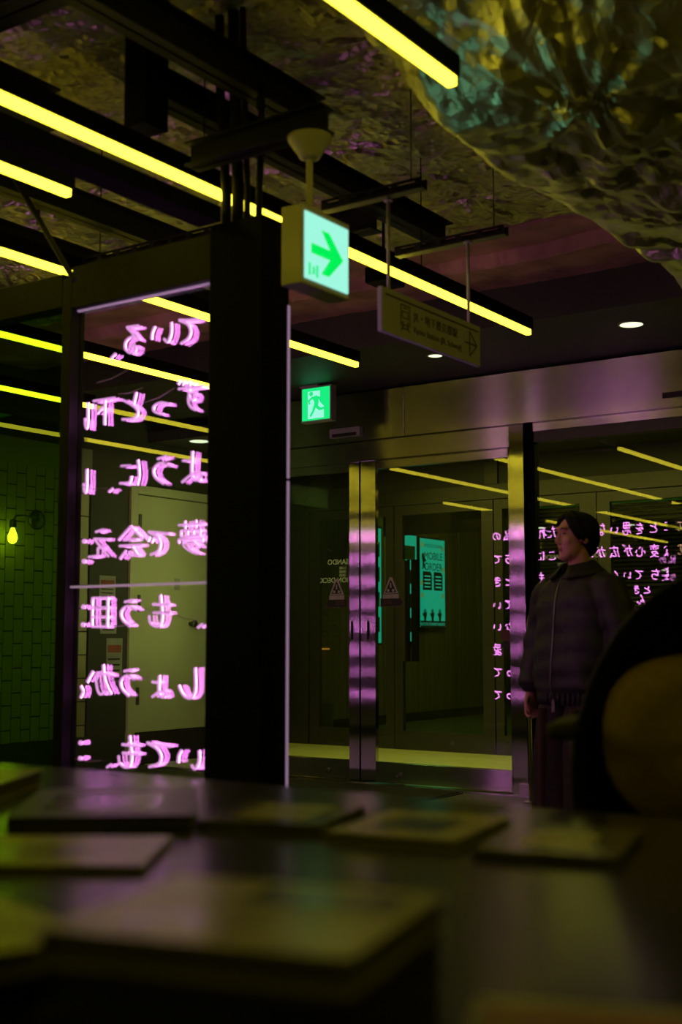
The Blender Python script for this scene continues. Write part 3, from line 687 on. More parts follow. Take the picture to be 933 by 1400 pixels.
# ------------------------------------------------------------------ station sign (face toward +x)
xj = -2.60
js = empty('direction_sign', (xj, 4.42, 2.34), 'long cream hanging sign with a train symbol, station text and an arrow', 'sign')
box('sign_panel', xj - 0.022, xj, 4.02, 4.82, 2.345, 2.525, M['sign_cream'], js, 0.005)
box('top_groove', xj - 0.001, xj + 0.0012, 4.045, 4.80, 2.494, 2.501, M['sign_ink'], js)
def jf(u, v, d): return (xj + 0.001 + d, 4.02 + u, 2.345 + v)
text_mesh('lettering', 'JR・地下鉄京都駅', 0.046, M['sign_ink'], js, lambda u, v, d: jf(0.235 + u, 0.104 + v, d), 0.0006, 'LEFT')
text_mesh('lettering', 'Kyoto Station (JR, Subway)', 0.036, M['sign_ink'], js, lambda u, v, d: jf(0.235 + u, 0.050 + v, d), 0.0006, 'LEFT')
# train pictogram
def ring(u0, u1, v0, v1, t): 
    return [[(u0, v0), (u1, v0), (u1, v0 + t), (u0, v0 + t)], [(u0, v1 - t), (u1, v1 - t), (u1, v1), (u0, v1)], [(u0, v0), (u0 + t, v0), (u0 + t, v1), (u0, v1)], [(u1 - t, v0), (u1, v0), (u1, v1), (u1 - t, v1)]]
g_ = MB()
for p in ring(0.135, 0.205, 0.052, 0.138, 0.005) + ring(0.146, 0.194, 0.082, 0.112, 0.004) + [[(0.155, 0.122), (0.185, 0.122), (0.185, 0.127), (0.155, 0.127)], [(0.146, 0.060), (0.156, 0.060), (0.156, 0.069), (0.146, 0.069)], [(0.184, 0.060), (0.194, 0.060), (0.194, 0.069), (0.184, 0.069)], [(0.150, 0.052), (0.158, 0.052), (0.144, 0.030), (0.136, 0.030)], [(0.182, 0.052), (0.190, 0.052), (0.204, 0.030), (0.196, 0.030)], [(0.145, 0.038), (0.195, 0.038), (0.195, 0.043), (0.145, 0.043)]]:
    g_.prism(p, jf, 0.0008)
g_.build('train_symbol', M['sign_ink'], js)
g_ = MB()
for a, b in (((0.66, 0.085), (0.755, 0.085)), ((0.70, 0.14), (0.765, 0.085)), ((0.70, 0.03), (0.765, 0.085)), ((0.70, 0.03), (0.70, 0.14))):
    dx, dy = b[0] - a[0], b[1] - a[1]; L_ = math.hypot(dx, dy); nx, ny = -dy / L_ * 0.0035, dx / L_ * 0.0035
    g_.prism([(a[0] + nx, a[1] + ny), (b[0] + nx, b[1] + ny), (b[0] - nx, b[1] - ny), (a[0] - nx, a[1] - ny)], jf, 0.0008)
g_.build('arrow', M['sign_ink'], js)
for y in (4.085, 4.735):
    MB().tube([(xj - 0.011, y, 2.525), (xj - 0.011, y, 2.885)], 0.0075, 10).build('rod', M['white_metal'], js, True)
    MB().lathe([(0.02, 0), (0.02, 0.006), (0.01, 0.012)], (xj - 0.011, y, 2.884), 14).build('rod_flange', M['white_metal'], js)

# spotlight
sp = empty('spotlight', (-3.75, 5.75, 2.92), 'small black spotlight with a lit pale green lens beside the station sign', 'spotlight')
box('gear_box', -3.80, -3.66, 5.70, 5.90, 3.13, 3.22, M['black'], sp, 0.004)
MB().tube([(-3.74, 5.80, 3.53), (-3.74, 5.80, 2.98)], 0.008, 8).build('stem', M['black'], sp)
mx = Matrix.Translation((-3.74, 5.80, 2.93)) @ Matrix.Rotation(R(-60), 4, Vector((0.82, 0.57, 0)))
mx = Matrix.Translation((-3.74, 5.80, 2.93)) @ Vector((0.55, -0.80, -0.22)).to_track_quat('Z', 'Y').to_matrix().to_4x4()
MB().lathe([(0.02, -0.10), (0.036, -0.09), (0.040, 0.03), (0.040, 0.045), (0.033, 0.045), (0.032, 0.03)], n=20, mat=mx).build('head', M['black'], sp, True)
MB().lathe([(0.001, 0.036), (0.032, 0.034), (0.031, 0.032), (0.001, 0.031)], n=20, mat=mx).build('lens', M['lamp_spot'], sp)

# ------------------------------------------------------------------ entrance: outer glass doors
d1 = empty('door_1', (-5.3, YD, 0), 'stainless framed sliding glass entrance doors', 'door', kind='structure')
def wedge(x0, x1, y0a, y0b, y1, z0, z1, mat, root):
    m_ = MB().add([(x0, y0a, z0), (x1, y0b, z0), (x1, y1, z0), (x0, y1, z0), (x0, y0a, z1), (x1, y0b, z1), (x1, y1, z1), (x0, y1, z1)], [(3, 2, 1, 0), (4, 5, 6, 7), (0, 1, 5, 4), (1, 2, 6, 5), (2, 3, 7, 6), (3, 0, 4, 7)])
    return m_.build('stile', mat, root, uv=True)
def leaf(root, x0, x1, yc, z0, z1, sl_, sr, bot, top, th, mv, mh, mg, splay=(0, 0)):
    """a glazed leaf: stiles, rails and a pane"""
    st = wedge(x0, x0 + sl_, yc - th - splay[0], yc - th, yc + th, z0, z1, mv, root)
    s2 = wedge(x1 - sr, x1, yc - th - splay[1], yc - th, yc + th, z0, z1, mv, root)
    box('bottom_rail', x0 + sl_, x1 - sr, yc - th, yc + th, z0, z0 + bot, mh, root, 0.003, uv=True)
    box('top_rail', x0 + sl_, x1 - sr, yc - th, yc + th, z1 - top, z1, mh, root, 0.003, uv=True)
    box('pane', x0 + sl_, x1 - sr, yc - 0.004, yc + 0.004, z0 + bot, z1 - top, mg, root)
    return st, s2
leaf(d1, -6.90, -5.70, YD, 0.02, 2.60, 0.11, 0.105, 0.16, 0.07, 0.022, M['stainless_v'], M['stainless_h'], M['glass'], (0, 0.018))  # stiles at the seam are splayed so their faces catch the neon reflection
leaf(d1, -5.693, -4.325, YD, 0.02, 2.60, 0.13, 0.03, 0.16, 0.07, 0.022, M['stainless_v'], M['stainless_h'], M['glass'], (0.022, 0))
box('meeting_seal', -5.7025, -5.6905, YD - 0.048, YD + 0.022, 0.02, 2.60, M['black'], d1)
box('transom_bar', -6.90, -5.69, YD - 0.05, YD + 0.05, 2.60, 2.76, M['stainless_h'], d1, 0.003, uv=True)
box('transom_bar', -5.686, -4.26, YD - 0.06, YD + 0.05, 2.60, 2.762, M['stainless_h'], d1, 0.003, uv=True)
box('jamb', -4.322, -4.20, YD - 0.07, YD + 0.07, 0.012, 2.765, M['stainless_v'], d1, 0.004, uv=True)
box('jamb', -7.0, -6.90, YD - 0.07, YD + 0.07, 0.012, 2.765, M['stainless_v'], d1, 0.004, uv=True)
for x in (-5.78, -5.622):
    h_ = MB().box(x - 0.010, x + 0.010, YD - 0.042, YD - 0.022, 1.14, 1.30, 0.002).build('handle', M['stainless'], d1)
    MB().box(x - 0.004, x + 0.010, YD - 0.046, YD - 0.041, 1.15, 1.29).build('finger_pull', M['black'], h_)
for x in (-6.02, -5.33):
    MB().lathe([(0.018, 0), (0.018, -0.008), (0.008, -0.012)], (x, YD - 0.022, 0.09), 14, 'y').build('lock', M['steel_raw'], d1)
    MB().lathe([(0.010, 0), (0.010, -0.008), (0.004, -0.012)], (x - 0.03, YD - 0.022, 0.075), 10, 'y').build('lock', M['steel_raw'], d1)
# sensor above the doors
sn = empty('door_sensor', (-5.62, YD - 0.1, 2.86), 'small grey sensor bar on the header above the meeting doors', 'sensor')
box('body', -5.93, -5.63, YD - 0.15, YD - 0.092, 2.80, 2.875, M['white_metal'], sn, 0.006)
box('window', -5.90, -5.66, YD - 0.153, YD - 0.149, 2.803, 2.83, M['sign_ink'], sn)
s2 = empty('door_closer', (-4.62, YD + 0.3, 2.58), 'pale door closer unit inside the glass below the header', 'door closer')
box('cover', -4.78, -4.40, YD + 0.12, YD + 0.30, 2.66, 2.735, M['white_metal'], s2, 0.02)
box('bracket', -4.70, -4.46, YD + 0.04, YD + 0.20, 2.70, 2.745, M['white_metal'], s2, 0.004)

# stickers on the door glass
def warning(x, z, label):
    e = empty('warning_sticker', (x, YD - 0.006, z), label, 'sticker', 'warning triangle stickers on the entrance glass')
    f = lambda u, v, d: (x + u, YD - 0.0055 - d, z + v)
    MB().prism([(-0.075, -0.085), (0.075, -0.085), (0.075, -0.05), (-0.075, -0.05)], f, 0.001).build('caption_band', M['sticker_pale'], e)
    MB().prism([(-0.07, -0.045), (0.07, -0.045), (0.012, 0.085), (-0.012, 0.085)], f, 0.001).build('triangle', M['sticker_pale'], e)
    MB().prism([(-0.052, -0.036), (0.052, -0.036), (0.004, 0.062), (-0.004, 0.062)], lambda u, v, d: f(u, v, d + 0.001), 0.001).build('inner_triangle', M['sticker_dark'], e)
    g_ = MB()
    for p in ([(-0.008, 0.0), (0.008, 0.0), (0.006, 0.04), (-0.006, 0.04)], [(-0.035, -0.03), (-0.012, -0.03), (-0.012, -0.01), (-0.035, -0.01)], [(0.012, -0.03), (0.035, -0.03), (0.035, -0.01), (0.012, -0.01)]):
        g_.prism(p, lambda u, v, d: f(u, v, d + 0.002), 0.001)
    g_.build('symbol', M['sticker_pale'], e)
warning(-5.955, 1.56, 'pale warning triangle sticker on the left glass door')
warning(-5.425, 1.56, 'pale warning triangle sticker on the right glass door')
def auto_arrow(x, z, s, label):
    e = empty('automatic_door_sticker', (x, YD - 0.006, z), label, 'sticker', 'dark arrow stickers on the entrance glass')
    f = lambda u, v, d: (x + u * s, YD - 0.0055 - d, z + v)
    MB().prism([(-0.10, -0.03), (0.085, -0.03), (0.115, 0.0), (0.085, 0.03), (-0.10, 0.03)], f, 0.001).build('arrow_plate', M['sticker_dark'], e)
    MB().prism([(-0.105, -0.035), (0.088, -0.035), (0.122, 0.0), (0.088, 0.035), (-0.105, 0.035)], lambda u, v, d: f(u, v, d - 0.0008), 0.0008).build('arrow_border', M['sticker_red'], e)
    text_mesh('lettering', '自動', 0.045, M['sticker_red'], e, lambda u, v, d: (x - 0.035 * s + u, YD - 0.0072 - d, z + v), 0.0004)
auto_arrow(-5.955, 1.445, -1, 'dark arrow sticker reading automatic, pointing left on the left door')
auto_arrow(-5.42, 1.445, 1, 'dark arrow sticker reading automatic, pointing right on the right door')
ns = empty('no_entry_sticker', (-4.40, YD - 0.01, 1.17), 'small round red prohibition sticker near the right jamb', 'sticker')
MB().lathe([(0.045, 0), (0.045, -0.001), (0.001, -0.001)], (-4.40, YD - 0.005, 1.18), 24, 'y').build('disc', M['sticker_red'], ns)
MB().prism([(-0.045, -0.10), (0.045, -0.10), (0.045, -0.055), (-0.045, -0.055)], lambda u, v, d: (-4.40 + u, YD - 0.0055 - d, 1.18 + v), 0.001).build('caption', M['sticker_dark'], ns)

# mirrored lettering on the glass (reads from the lobby side)
def mirrored(body, xc, z, size, root):
    return text_mesh('lettering', body, size, M['decal'], root, lambda u, v, d: (xc - u, YD + 0.0055 + d, z + v), 0.0004)
dt = empty('glass_lettering', (-3.85, YD, 1.55), 'small reversed yellow opening-hours lettering on the right glass by the man', 'lettering')
mirrored('KYOTO TOWER SANDO', -3.84, 1.755, 0.046, dt)
for i, b_ in enumerate(('B1F 11:00-23:00', '1F 10:00-21:00', '2F 10:00-19:00')): mirrored(b_, -3.86, 1.70 - 0.035 * i, 0.034, dt)
mirrored('OBSERVATION DECK', -3.84, 1.575, 0.056, dt)
mirrored('10:00-21:00', -3.86, 1.515, 0.034, dt)
dt2 = empty('glass_lettering', (-5.9, YD, 1.6), 'small reversed yellow lettering on the left glass door', 'lettering')
mirrored('SANDO', -5.95, 1.785, 0.062, dt2)
for i, b_ in enumerate(('11:00', '10:00', '10:00')): mirrored(b_, -5.90, 1.735 - 0.03 * i, 0.032, dt2)
mirrored('ION DECK', -5.99, 1.635, 0.060, dt2)

# ---- fixed glazing on the right
w3 = empty('window_3', (-2.4, YD, 0), 'fixed glass panes in stainless frames right of the entrance', 'window', kind='structure')
box('frame_post', -4.198, -4.13, YD - 0.03, YD + 0.05, 0.10, 2.765, M['black'], w3, 0.003)
for (a, b) in ((-4.13, -1.7), (-1.66, 0.9), (0.94, 3.6)):
    box('pane', a, b, YD - 0.004, YD + 0.004, 0.16, 2.62, M['glass'], w3)
    box('bottom_rail', a, b, YD - 0.03, YD + 0.03, 0.10, 0.16, M['stainless_h'], w3, 0.003, uv=True)
for a in (-1.70, 0.90): box('frame_post', a, a + 0.04, YD - 0.03, YD + 0.03, 0.10, 2.765, M['stainless_v'], w3, 0.003, uv=True)
box('head_rail', -4.13, 3.6, YD - 0.05, YD + 0.05, 2.70, 2.765, M['stainless_h'], w3, 0.003, uv=True)
box('head_channel', -4.13, 3.6, YD - 0.035, YD + 0.045, 2.62, 2.70, M['inner_alu'], w3, 0.003)
box('plinth', -4.26, 3.6, YD - 0.10, YD + 0.08, 0.012, 0.10, M['stainless_h'], w3, 0.004, uv=True)
# stainless guard rail in front of the pane
gr = empty('guard_rail', (-3.4, 8.2, 0), 'stainless tube guard rail before the right glass behind the man', 'guard rail')
MB().tube([(-4.06, 8.2, 0.0), (-4.06, 8.2, 1.26), (-4.05, 8.2, 1.31), (-4.01, 8.2, 1.335), (-2.2, 8.2, 1.345), (-2.16, 8.2, 1.32), (-2.15, 8.2, 1.27), (-2.15, 8.2, 0.0)], 0.014, 10).build('tube_frame', M['stainless'], gr, True)
for x in (-4.06, -2.15): MB().lathe([(0.05, 0), (0.05, 0.008), (0.02, 0.012)], (x, 8.2, 0), 16).build('base_flange', M['stainless'], gr)
box('hang_tag', -4.075, -4.02, 8.175, 8.185, 0.98, 1.07, M['sticker_pale'], gr)

# ------------------------------------------------------------------ inner doors and vestibule
d2 = empty('door_2', (-6.6, YI, 0), 'inner aluminium framed glass doors across the vestibule', 'door', kind='structure')
leaf(d2, -8.26, -7.155, YI, 0.0, 2.56, 0.13, 0.10, 0.20, 0.10, 0.025, M['inner_alu'], M['inner_alu'], M['glass_inner'])
leaf(d2, -7.145, -5.965, YI, 0.0, 2.56, 0.10, 0.13, 0.20, 0.10, 0.025, M['inner_alu'], M['inner_alu'], M['glass_inner'])
leaf(d2, -5.95, -4.845, YI, 0.0, 2.56, 0.09, 0.17, 0.20, 0.10, 0.025, M['inner_alu'], M['inner_alu'], M['glass_inner'])
leaf(d2, -4.835, -3.2, YI, 0.0, 2.56, 0.13, 0.13, 0.20, 0.10, 0.025, M['inner_alu'], M['inner_alu'], M['glass_inner'])
box('jamb', -8.75, -8.275, YI - 0.04, YI + 0.04, 0.0, 3.0, M['inner_alu'], d2, 0.004)
box('transom_bar', -8.275, -3.2, YI - 0.04, YI + 0.04, 2.565, 2.72, M['inner_alu'], d2, 0.004)
for (a, b) in ((-8.275, -6.05), (-5.90, -3.2)): box('top_panel', a, b, YI - 0.012, YI + 0.012, 2.72, 3.0, M['soffit'], d2)
box('mullion', -6.05, -5.90, YI - 0.04, YI + 0.04, 2.72, 3.0, M['inner_alu'], d2, 0.004)
pb = MB().tube([(-6.93, YI - 0.09, 0.92), (-6.93, YI - 0.09, 1.98)], 0.016, 10).build('pull_handle', M['black'], d2, True)
box('handle_guard', -7.06, -6.98, YI - 0.09, YI - 0.03, 0.92, 1.98, M['inner_alu'], d2, 0.004)
box('handle_guard', -6.90, -6.84, YI - 0.09, YI - 0.03, 0.92, 1.98, M['black'], d2, 0.004)
for x in (-7.7, -6.45): MB().lathe([(0.022, 0), (0.022, -0.008), (0.008, -0.012)], (x, YI - 0.025, 0.10), 14, 'y').build('lock', M['steel_raw'], d2)
tag(box('ceiling_vestibule', -9.0, 3.6, YD + 0.1, YI + 0.1, 3.0, 3.1, M['soffit']), 'dark ceiling of the vestibule between the doors', 'ceiling', kind='structure').name = 'ceiling_4'
vl = empty('ceiling_light', (-5.4, 9.9, 2.98), 'flat light panel in the vestibule ceiling', 'light')
box('frame', -7.3, -3.4, 9.60, 10.20, 2.975, 3.0, M['white_metal'], vl, 0.004)
box('diffuser', -7.27, -3.43, 9.63, 10.17, 2.970, 2.978, M['lamp_vest'], vl)
# divider between corridor and vestibule
def slab(name, p, q, t, z0, z1, mat):
    p, q = Vector((*p, 0)), Vector((*q, 0)); d = (q - p).normalized(); n = Vector((-d.y, d.x, 0)) * t / 2
    c = [p - n, q - n, q + n, p + n]
    return mesh_obj(name, [(v.x, v.y, z0) for v in c] + [(v.x, v.y, z1) for v in c], [(3, 2, 1, 0), (4, 5, 6, 7), (0, 1, 5, 4), (1, 2, 6, 5), (2, 3, 7, 6), (3, 0, 4, 7)], mat)
tag(slab('wall_divider', (-7.02, 8.60), (-8.80, 10.85), 0.10, 0, 3.5, M['wall_paint']), 'plain wall dividing the corridor from the vestibule', 'wall', kind='structure')
tag(slab('wall_divider_return', (-8.80, 10.80), (-9.45, 11.6), 0.10, 0, 3.5, M['soffit']), 'short dark return wall at the end of the vestibule', 'wall', kind='structure').name = 'wall_return'

# lobby shell
lw = empty('wall_lobby', (-9.5, 14, 0), 'dark wood panelled lobby wall seen through the glass doors', 'wall', kind='structure')
box('backing', -9.60, -9.45, 11.5, 17.9, 0, 3.1, M['lobby_dark'], lw)
wp = None
for i in range(21):
    y = 11.55 + i * 0.30
    if wp is None: wp = MB().box(-0.03, 0.03, 0, 0.292, 0.12, 3.05, 0.004).build('plank', M['wood']); q = wp
    else: q = wp.copy(); COL.objects.link(q)
    q.parent = lw; q.location = (-9.43 + 9.5 + 0.008 * (i % 3), y - 14, 0)
box('skirting', -9.45, -9.38, 11.5, 17.9, 0, 0.12, M['black'], lw)
tag(box('wall_lobby_far', -13, -9.45, 17.9, 18.0, 0, 3.1, M['lobby_dark']), 'dark far corner wall of the lobby', 'wall', kind='structure')
tag(box('wall_lobby_right', 2.4, 2.5, YI, 24, 0, 3.1, M['soffit']), 'dark right wall of the lobby', 'wall', kind='structure')
tag(box('wall_lobby_end', -13, 2.4, 23.9, 24, 0, 3.1, M['lobby_dark']), 'dark end wall of the lobby', 'wall', kind='structure')
tag(box('ceiling_lobby', -13, 2.4, YI + 0.1, 24, 2.95, 3.1, M['soffit']), 'dark lobby ceiling', 'ceiling', kind='structure').name = 'ceiling_5'
ll = empty('ceiling_light', (-7.8, 15.0, 2.93), 'added greenish light panel in the lobby ceiling, lighting the posters', 'light')  # panel added to light the poster wall and lobby floor
box('frame', -9.0, -6.6, 14.5, 15.5, 2.925, 2.95, M['white_metal'], ll, 0.004)
box('diffuser', -8.97, -6.63, 14.53, 15.47, 2.920, 2.928, M['fill_lobby'], ll)
box('hiding_fascia', -9.3, -6.4, 14.40, 14.44, 2.55, 2.95, M['black'], ll)  # board added only to hide the panel from the front
# blinds
YB = 13.2
bl = empty('louvre_blind', (-3, YB, 0.2), 'dark horizontal louvre blind with a green lit top strip behind the right glass', 'blind')
box('backing', -6.45, 1.0, YB + 0.12, YB + 0.16, 0.0, 2.92, M['black'], bl)
g_ = MB()
for i in range(50):
    z = 0.40 + i * 0.046
    if 1.62 < z < 1.72: continue
    g_.add([(-6.45, YB, z), (1, YB, z), (1, YB + .05, z + 0.022), (-6.45, YB + .05, z + 0.022), (-6.45, YB, z + 0.006), (1, YB, z + 0.006), (1, YB + .05, z + 0.028), (-6.45, YB + .05, z + 0.028)], [(3, 2, 1, 0), (4, 5, 6, 7), (0, 1, 5, 4), (1, 2, 6, 5), (2, 3, 7, 6), (3, 0, 4, 7)])
tag(g_.build('slats', M['slat'], bl), kind='stuff')
box('lit_strip', -6.45, 1.0, YB - 0.02, YB + 0.04, 2.72, 2.83, M['lamp_green'], bl)
box('mid_rail', -6.45, 1.0, YB - 0.02, YB + 0.06, 1.63, 1.70, M['soffit'], bl)
def pendant(x, y, z, label):
    e = empty('pendant_light', (x, y, z), label, 'pendant light', 'pendant downlights behind the counter')
    MB().lathe([(0.085, 0), (0.09, 0.002), (0.09, 0.16), (0.02, 0.165)], (x, y, z), 24).build('shade', M['black'], e, True)
    MB().lathe([(0.083, 0.001), (0.083, -0.004), (0.002, -0.005)], (x, y, z), 24).build('lens', M['lamp_pend'], e)
    MB().tube([(x, y, z + 0.16), (x, y, 3.5)], 0.004, 6).build('cord', M['black'], e)
M['lamp_pend'] = emitter('pendant_lens_glow', (0.8, 1.0, 0.6), 9.0)
pendant(-7.33, -1.30, 2.90, 'pendant downlight behind the counter, mirrored in the right glass above the lettering')
pendant(-7.20, 2.12, 2.60, 'pendant downlight by the far neon sign, mirrored left of the man')
pendant(-7.50, -3.3, 2.30, 'farthest pendant downlight, mirrored low in the right glass')

# teal posters on the lobby wall (faces toward +x)
xp = -9.345
def poster(y0, y1, z0, z1, label):
    e = empty('lit_poster', (xp, (y0 + y1) / 2, z0), label, 'poster', 'teal lit posters on the lobby wall')
    box('case', xp - 0.03, xp, y0 - 0.03, y1 + 0.03, z0 - 0.03, z1 + 0.03, M['black'], e, 0.004)
    box('lit_face', xp - 0.002, xp + 0.004, y0, y1, z0, z1, M['teal_screen'], e)
    return e
P1 = poster(15.43, 16.13, 1.32, 2.60, 'teal mobile order poster with black hands along its lower edge')
def pf(u, v, d): return (xp + 0.005 + d, 15.43 + u * 0.70, 1.32 + v * 1.28)
text_mesh('lettering', 'MOBILE\nORDER', 0.155, M['poster_ink'], P1, lambda u, v, d: (xp + 0.006 + d, 15.80 + u, 2.27 + v), 0.0006)
text_mesh('lettering', 'KYOTO TOWER', 0.07, M['poster_ink'], P1, lambda u, v, d: (xp + 0.006 + d, 15.80 + u, 2.50 + v), 0.0006)
text_mesh('lettering', 'SKIP THE LINE', 0.05, M['poster_ink'], P1, lambda u, v, d: (xp + 0.006 + d, 15.80 + u, 2.02 + v), 0.0006)
for u0 in (0.10, 0.54):
    q = MB().prism([(u0, 0.42), (u0 + 0.36, 0.42), (u0 + 0.36, 0.60), (u0 + 0.30, 0.63), (u0, 0.63)], pf, 0.0006).build('menu_box', M['poster_ink'], P1)
    for k_ in range(4):
        v0 = 0.45 + k_ * 0.04
        MB().prism([(u0 + 0.06, v0), (u0 + 0.30, v0), (u0 + 0.30, v0 + 0.014), (u0 + 0.06, v0 + 0.014)], lambda u, v, d: (xp + 0.0065 + d, 15.43 + u * 0.70, 1.32 + v * 1.28), 0.0004).build('menu_line', M['poster_text'], q)
MB().prism([(0, 0), (1, 0), (1, 0.075), (0, 0.075)], pf, 0.0006).build('footer_band', M['poster_ink'], P1)
text_mesh('lettering', 'KYOTO TOWER SANDO', 0.062, M['poster_text'], P1, lambda u, v, d: (xp + 0.0065 + d, 15.78 + u, 1.365 + v), 0.0004)
for u0 in (0.18, 0.48, 0.78):
    hand = [(u0 - 0.03, 0.075), (u0 - 0.05, 0.12), (u0 - 0.11, 0.15), (u0 - 0.10, 0.165), (u0 - 0.05, 0.15), (u0 - 0.055, 0.20), (u0 - 0.035, 0.20), (u0 - 0.025, 0.16), (u0 - 0.01, 0.215), (u0 + 0.01, 0.215), (u0 + 0.012, 0.16), (u0 + 0.035, 0.205), (u0 + 0.052, 0.20), (u0 + 0.04, 0.15), (u0 + 0.075, 0.175), (u0 + 0.085, 0.165), (u0 + 0.05, 0.11), (u0 + 0.04, 0.075)]
    MB().prism(hand, pf, 0.0006).build('raised_hand', M['poster_ink'], P1)
for (u, v) in ((0.08, 0.93), (0.90, 0.90), (0.92, 0.66), (0.06, 0.50), (0.08, 0.36), (0.90, 0.36)):
    MB().prism([(u + 0.06 * math.cos(a), v + 0.03 * math.sin(a)) for a in np.linspace(0, 2 * PI, 11)[:-1]], pf, 0.0006).build('food_icon', M['poster_gold'], P1)
MB().prism([(0.06, 0.66), (0.10, 0.68), (0.09, 0.74), (0.05, 0.80), (0.09, 0.84), (0.15, 0.83), (0.17, 0.78), (0.24, 0.76), (0.23, 0.74), (0.16, 0.74), (0.18, 0.69), (0.23, 0.66), (0.20, 0.65), (0.13, 0.68), (0.11, 0.65)], pf, 0.0006).build('figure_print', M['poster_ink'], P1)
P2 = poster(14.95, 15.33, 1.12, 2.62, 'narrow teal menu poster left of the mobile order poster')
P3 = poster(14.05, 14.40, 1.10, 2.66, 'teal menu poster seen between the door stiles')
for (P_, y0, y1) in ((P2, 14.95, 15.33), (P3, 14.05, 14.40)):
    for k_ in range(4):
        z = 1.25 + k_ * 0.34
        MB().add([(xp + 0.005, y0 + 0.04, z), (xp + 0.005, y1 - 0.04, z), (xp + 0.005, y1 - 0.04, z + 0.20), (xp + 0.005, y0 + 0.04, z + 0.20), (xp + 0.006, y0 + 0.04, z), (xp + 0.006, y1 - 0.04, z), (xp + 0.006, y1 - 0.04, z + 0.20), (xp + 0.006, y0 + 0.04, z + 0.20)], [(0, 1, 2, 3), (7, 6, 5, 4), (0, 4, 5, 1), (1, 5, 6, 2), (2, 6, 7, 3), (3, 7, 4, 0)]).build('dish_picture', M['poster_ink'], P_)
# amber strip low in the lobby at left
tag(MB().box(-9.37, -9.355, 11.7, 13.2, 1.02, 1.035).build('amber_light_strip', M['amber']), 'thin amber light line low on the lobby wall behind the left door', 'light')

# potted plant glimpsed through the left door
pp = empty('potted_plant', (-8.75, 12.1, 0), 'leafy plant in a pot behind the left glass door', 'plant')
MB().lathe([(0.14, 0), (0.17, 0.02), (0.21, 0.40), (0.22, 0.42), (0.19, 0.42), (0.18, 0.38)], (-8.75, 12.1, 0), 18).build('pot', M['lobby_dark'], pp, True)
MB().tube([(-8.75, 12.1, 0.38), (-8.76, 12.09, 0.9), (-8.74, 12.12, 1.6), (-8.72, 12.1, 2.1)], 0.014, 8).build('stem', M['wood'], pp)
M['leaf'] = principled('leaf', (0.12, 0.16, 0.04), 0.4, var=0.3)
lf = MB()
for i in range(70):
    a = random.uniform(0, 2 * PI); zz = random.uniform(1.0, 2.25); rr = random.uniform(0.05, 0.36); c = Vector((-8.75 + rr * math.cos(a), 12.1 + rr * math.sin(a), zz))
    q = Vector((math.cos(a), math.sin(a), random.uniform(-.6, .3))).normalized(); s_ = q.cross(Vector((0, 0, 1))).normalized() * 0.03
    lf.add([c, c + q * 0.05 + s_, c + q * 0.12, c + q * 0.05 - s_, c + q * 0.05 + Vector((0, 0, -.008))], [(0, 1, 4), (1, 2, 4), (2, 3, 4), (3, 0, 4)])
tag(lf.build('foliage', M['leaf'], pp, normals=False), kind='stuff')

# ------------------------------------------------------------------ corridor at far left: door, plus tiled wall and sconce standing in for a reflection
XW = -8.20
lwl = empty('wall_left', (XW, 7.5, 0), 'glazed tile wall beyond the green pane, standing in for a reflection', 'wall', kind='structure')
box('backing', XW - 0.15, XW - 0.012, -7, 10.2, 0, 3.6, M['grout'], lwl)
tile0 = None; cnt = 0
TW, TH = 0.094, 0.194
for i in range(12):
    for j in range(15):
        y = 6.62 + i * 0.104; z = 0.10 + j * 0.204 + (0.102 if i % 2 else 0)
        if z > 2.60: continue
        if tile0 is None: tile0 = MB().box(-0.012, 0.0, 0, TW, 0, TH, 0.002).build('tile', M['tile']); q = tile0
        else: q = tile0.copy(); COL.objects.link(q)
        q.parent = lwl; q.location = (random.uniform(-.0015, .0), y - 7.5, z); cnt += 1
box('skirting', XW - 0.012, XW + 0.006, 5.5, 8.35, 0, 0.30, M['soffit'], lwl)
box('tile_cap', XW - 0.012, XW + 0.008, 5.5, 7.88, 2.62, 2.84, M['wall_paint'], lwl)
box('painted_panel', XW - 0.012, XW + 0.002, 7.88, 8.36, 0.30, 2.84, M['soffit'], lwl)
sc_ = empty('wall_sconce', (XW, 7.25, 2.14), 'wall sconce with a bare glowing bulb on the tiled wall', 'wall lamp')
MB().lathe([(0.085, 0), (0.085, 0.012), (0.06, 0.022), (0.01, 0.024)], (XW, 7.25, 2.16), 24, 'x').build('backplate', M['steel_raw'], sc_, True)
MB().tube([(XW + 0.02, 7.25, 2.16), (XW + 0.10, 7.18, 2.17), (XW + 0.14, 6.98, 2.17), (XW + 0.15, 6.90, 2.16), (XW + 0.15, 6.87, 2.12)], 0.008, 8).build('arm', M['steel_raw'], sc_, True)
MB().lathe([(0.012, 0.07), (0.026, 0.06), (0.030, 0.02), (0.030, 0.0), (0.012, -0.002)], (XW + 0.15, 6.87, 2.06), 16).build('socket', M['steel_raw'], sc_, True)
MB().lathe([(0.012, 0), (0.020, -0.02), (0.036, -0.06), (0.040, -0.085), (0.032, -0.115), (0.014, -0.13), (0.002, -0.132)], (XW + 0.15, 6.87, 2.06), 18).build('bulb', M['bulb'], sc_, True)
dr = empty('door_3', (XW, 9.0, 0), 'pale painted door in a pale frame behind the neon letters', 'door', kind='structure')
box('frame_side', XW - 0.012, XW + 0.03, 8.36, 8.45, 0, 2.58, M['door_paint'], dr, 0.004)
box('frame_head', XW - 0.012, XW + 0.03, 8.45, 9.75, 2.50, 2.58, M['door_paint'], dr, 0.004)
box('door_leaf', XW - 0.012, XW + 0.018, 8.46, 9.55, 0.30, 2.49, M['door_paint'], dr, 0.004)
box('door_leaf', XW - 0.012, XW + 0.018, 9.56, 10.1, 0.30, 2.49, M['door_paint'], dr, 0.004)
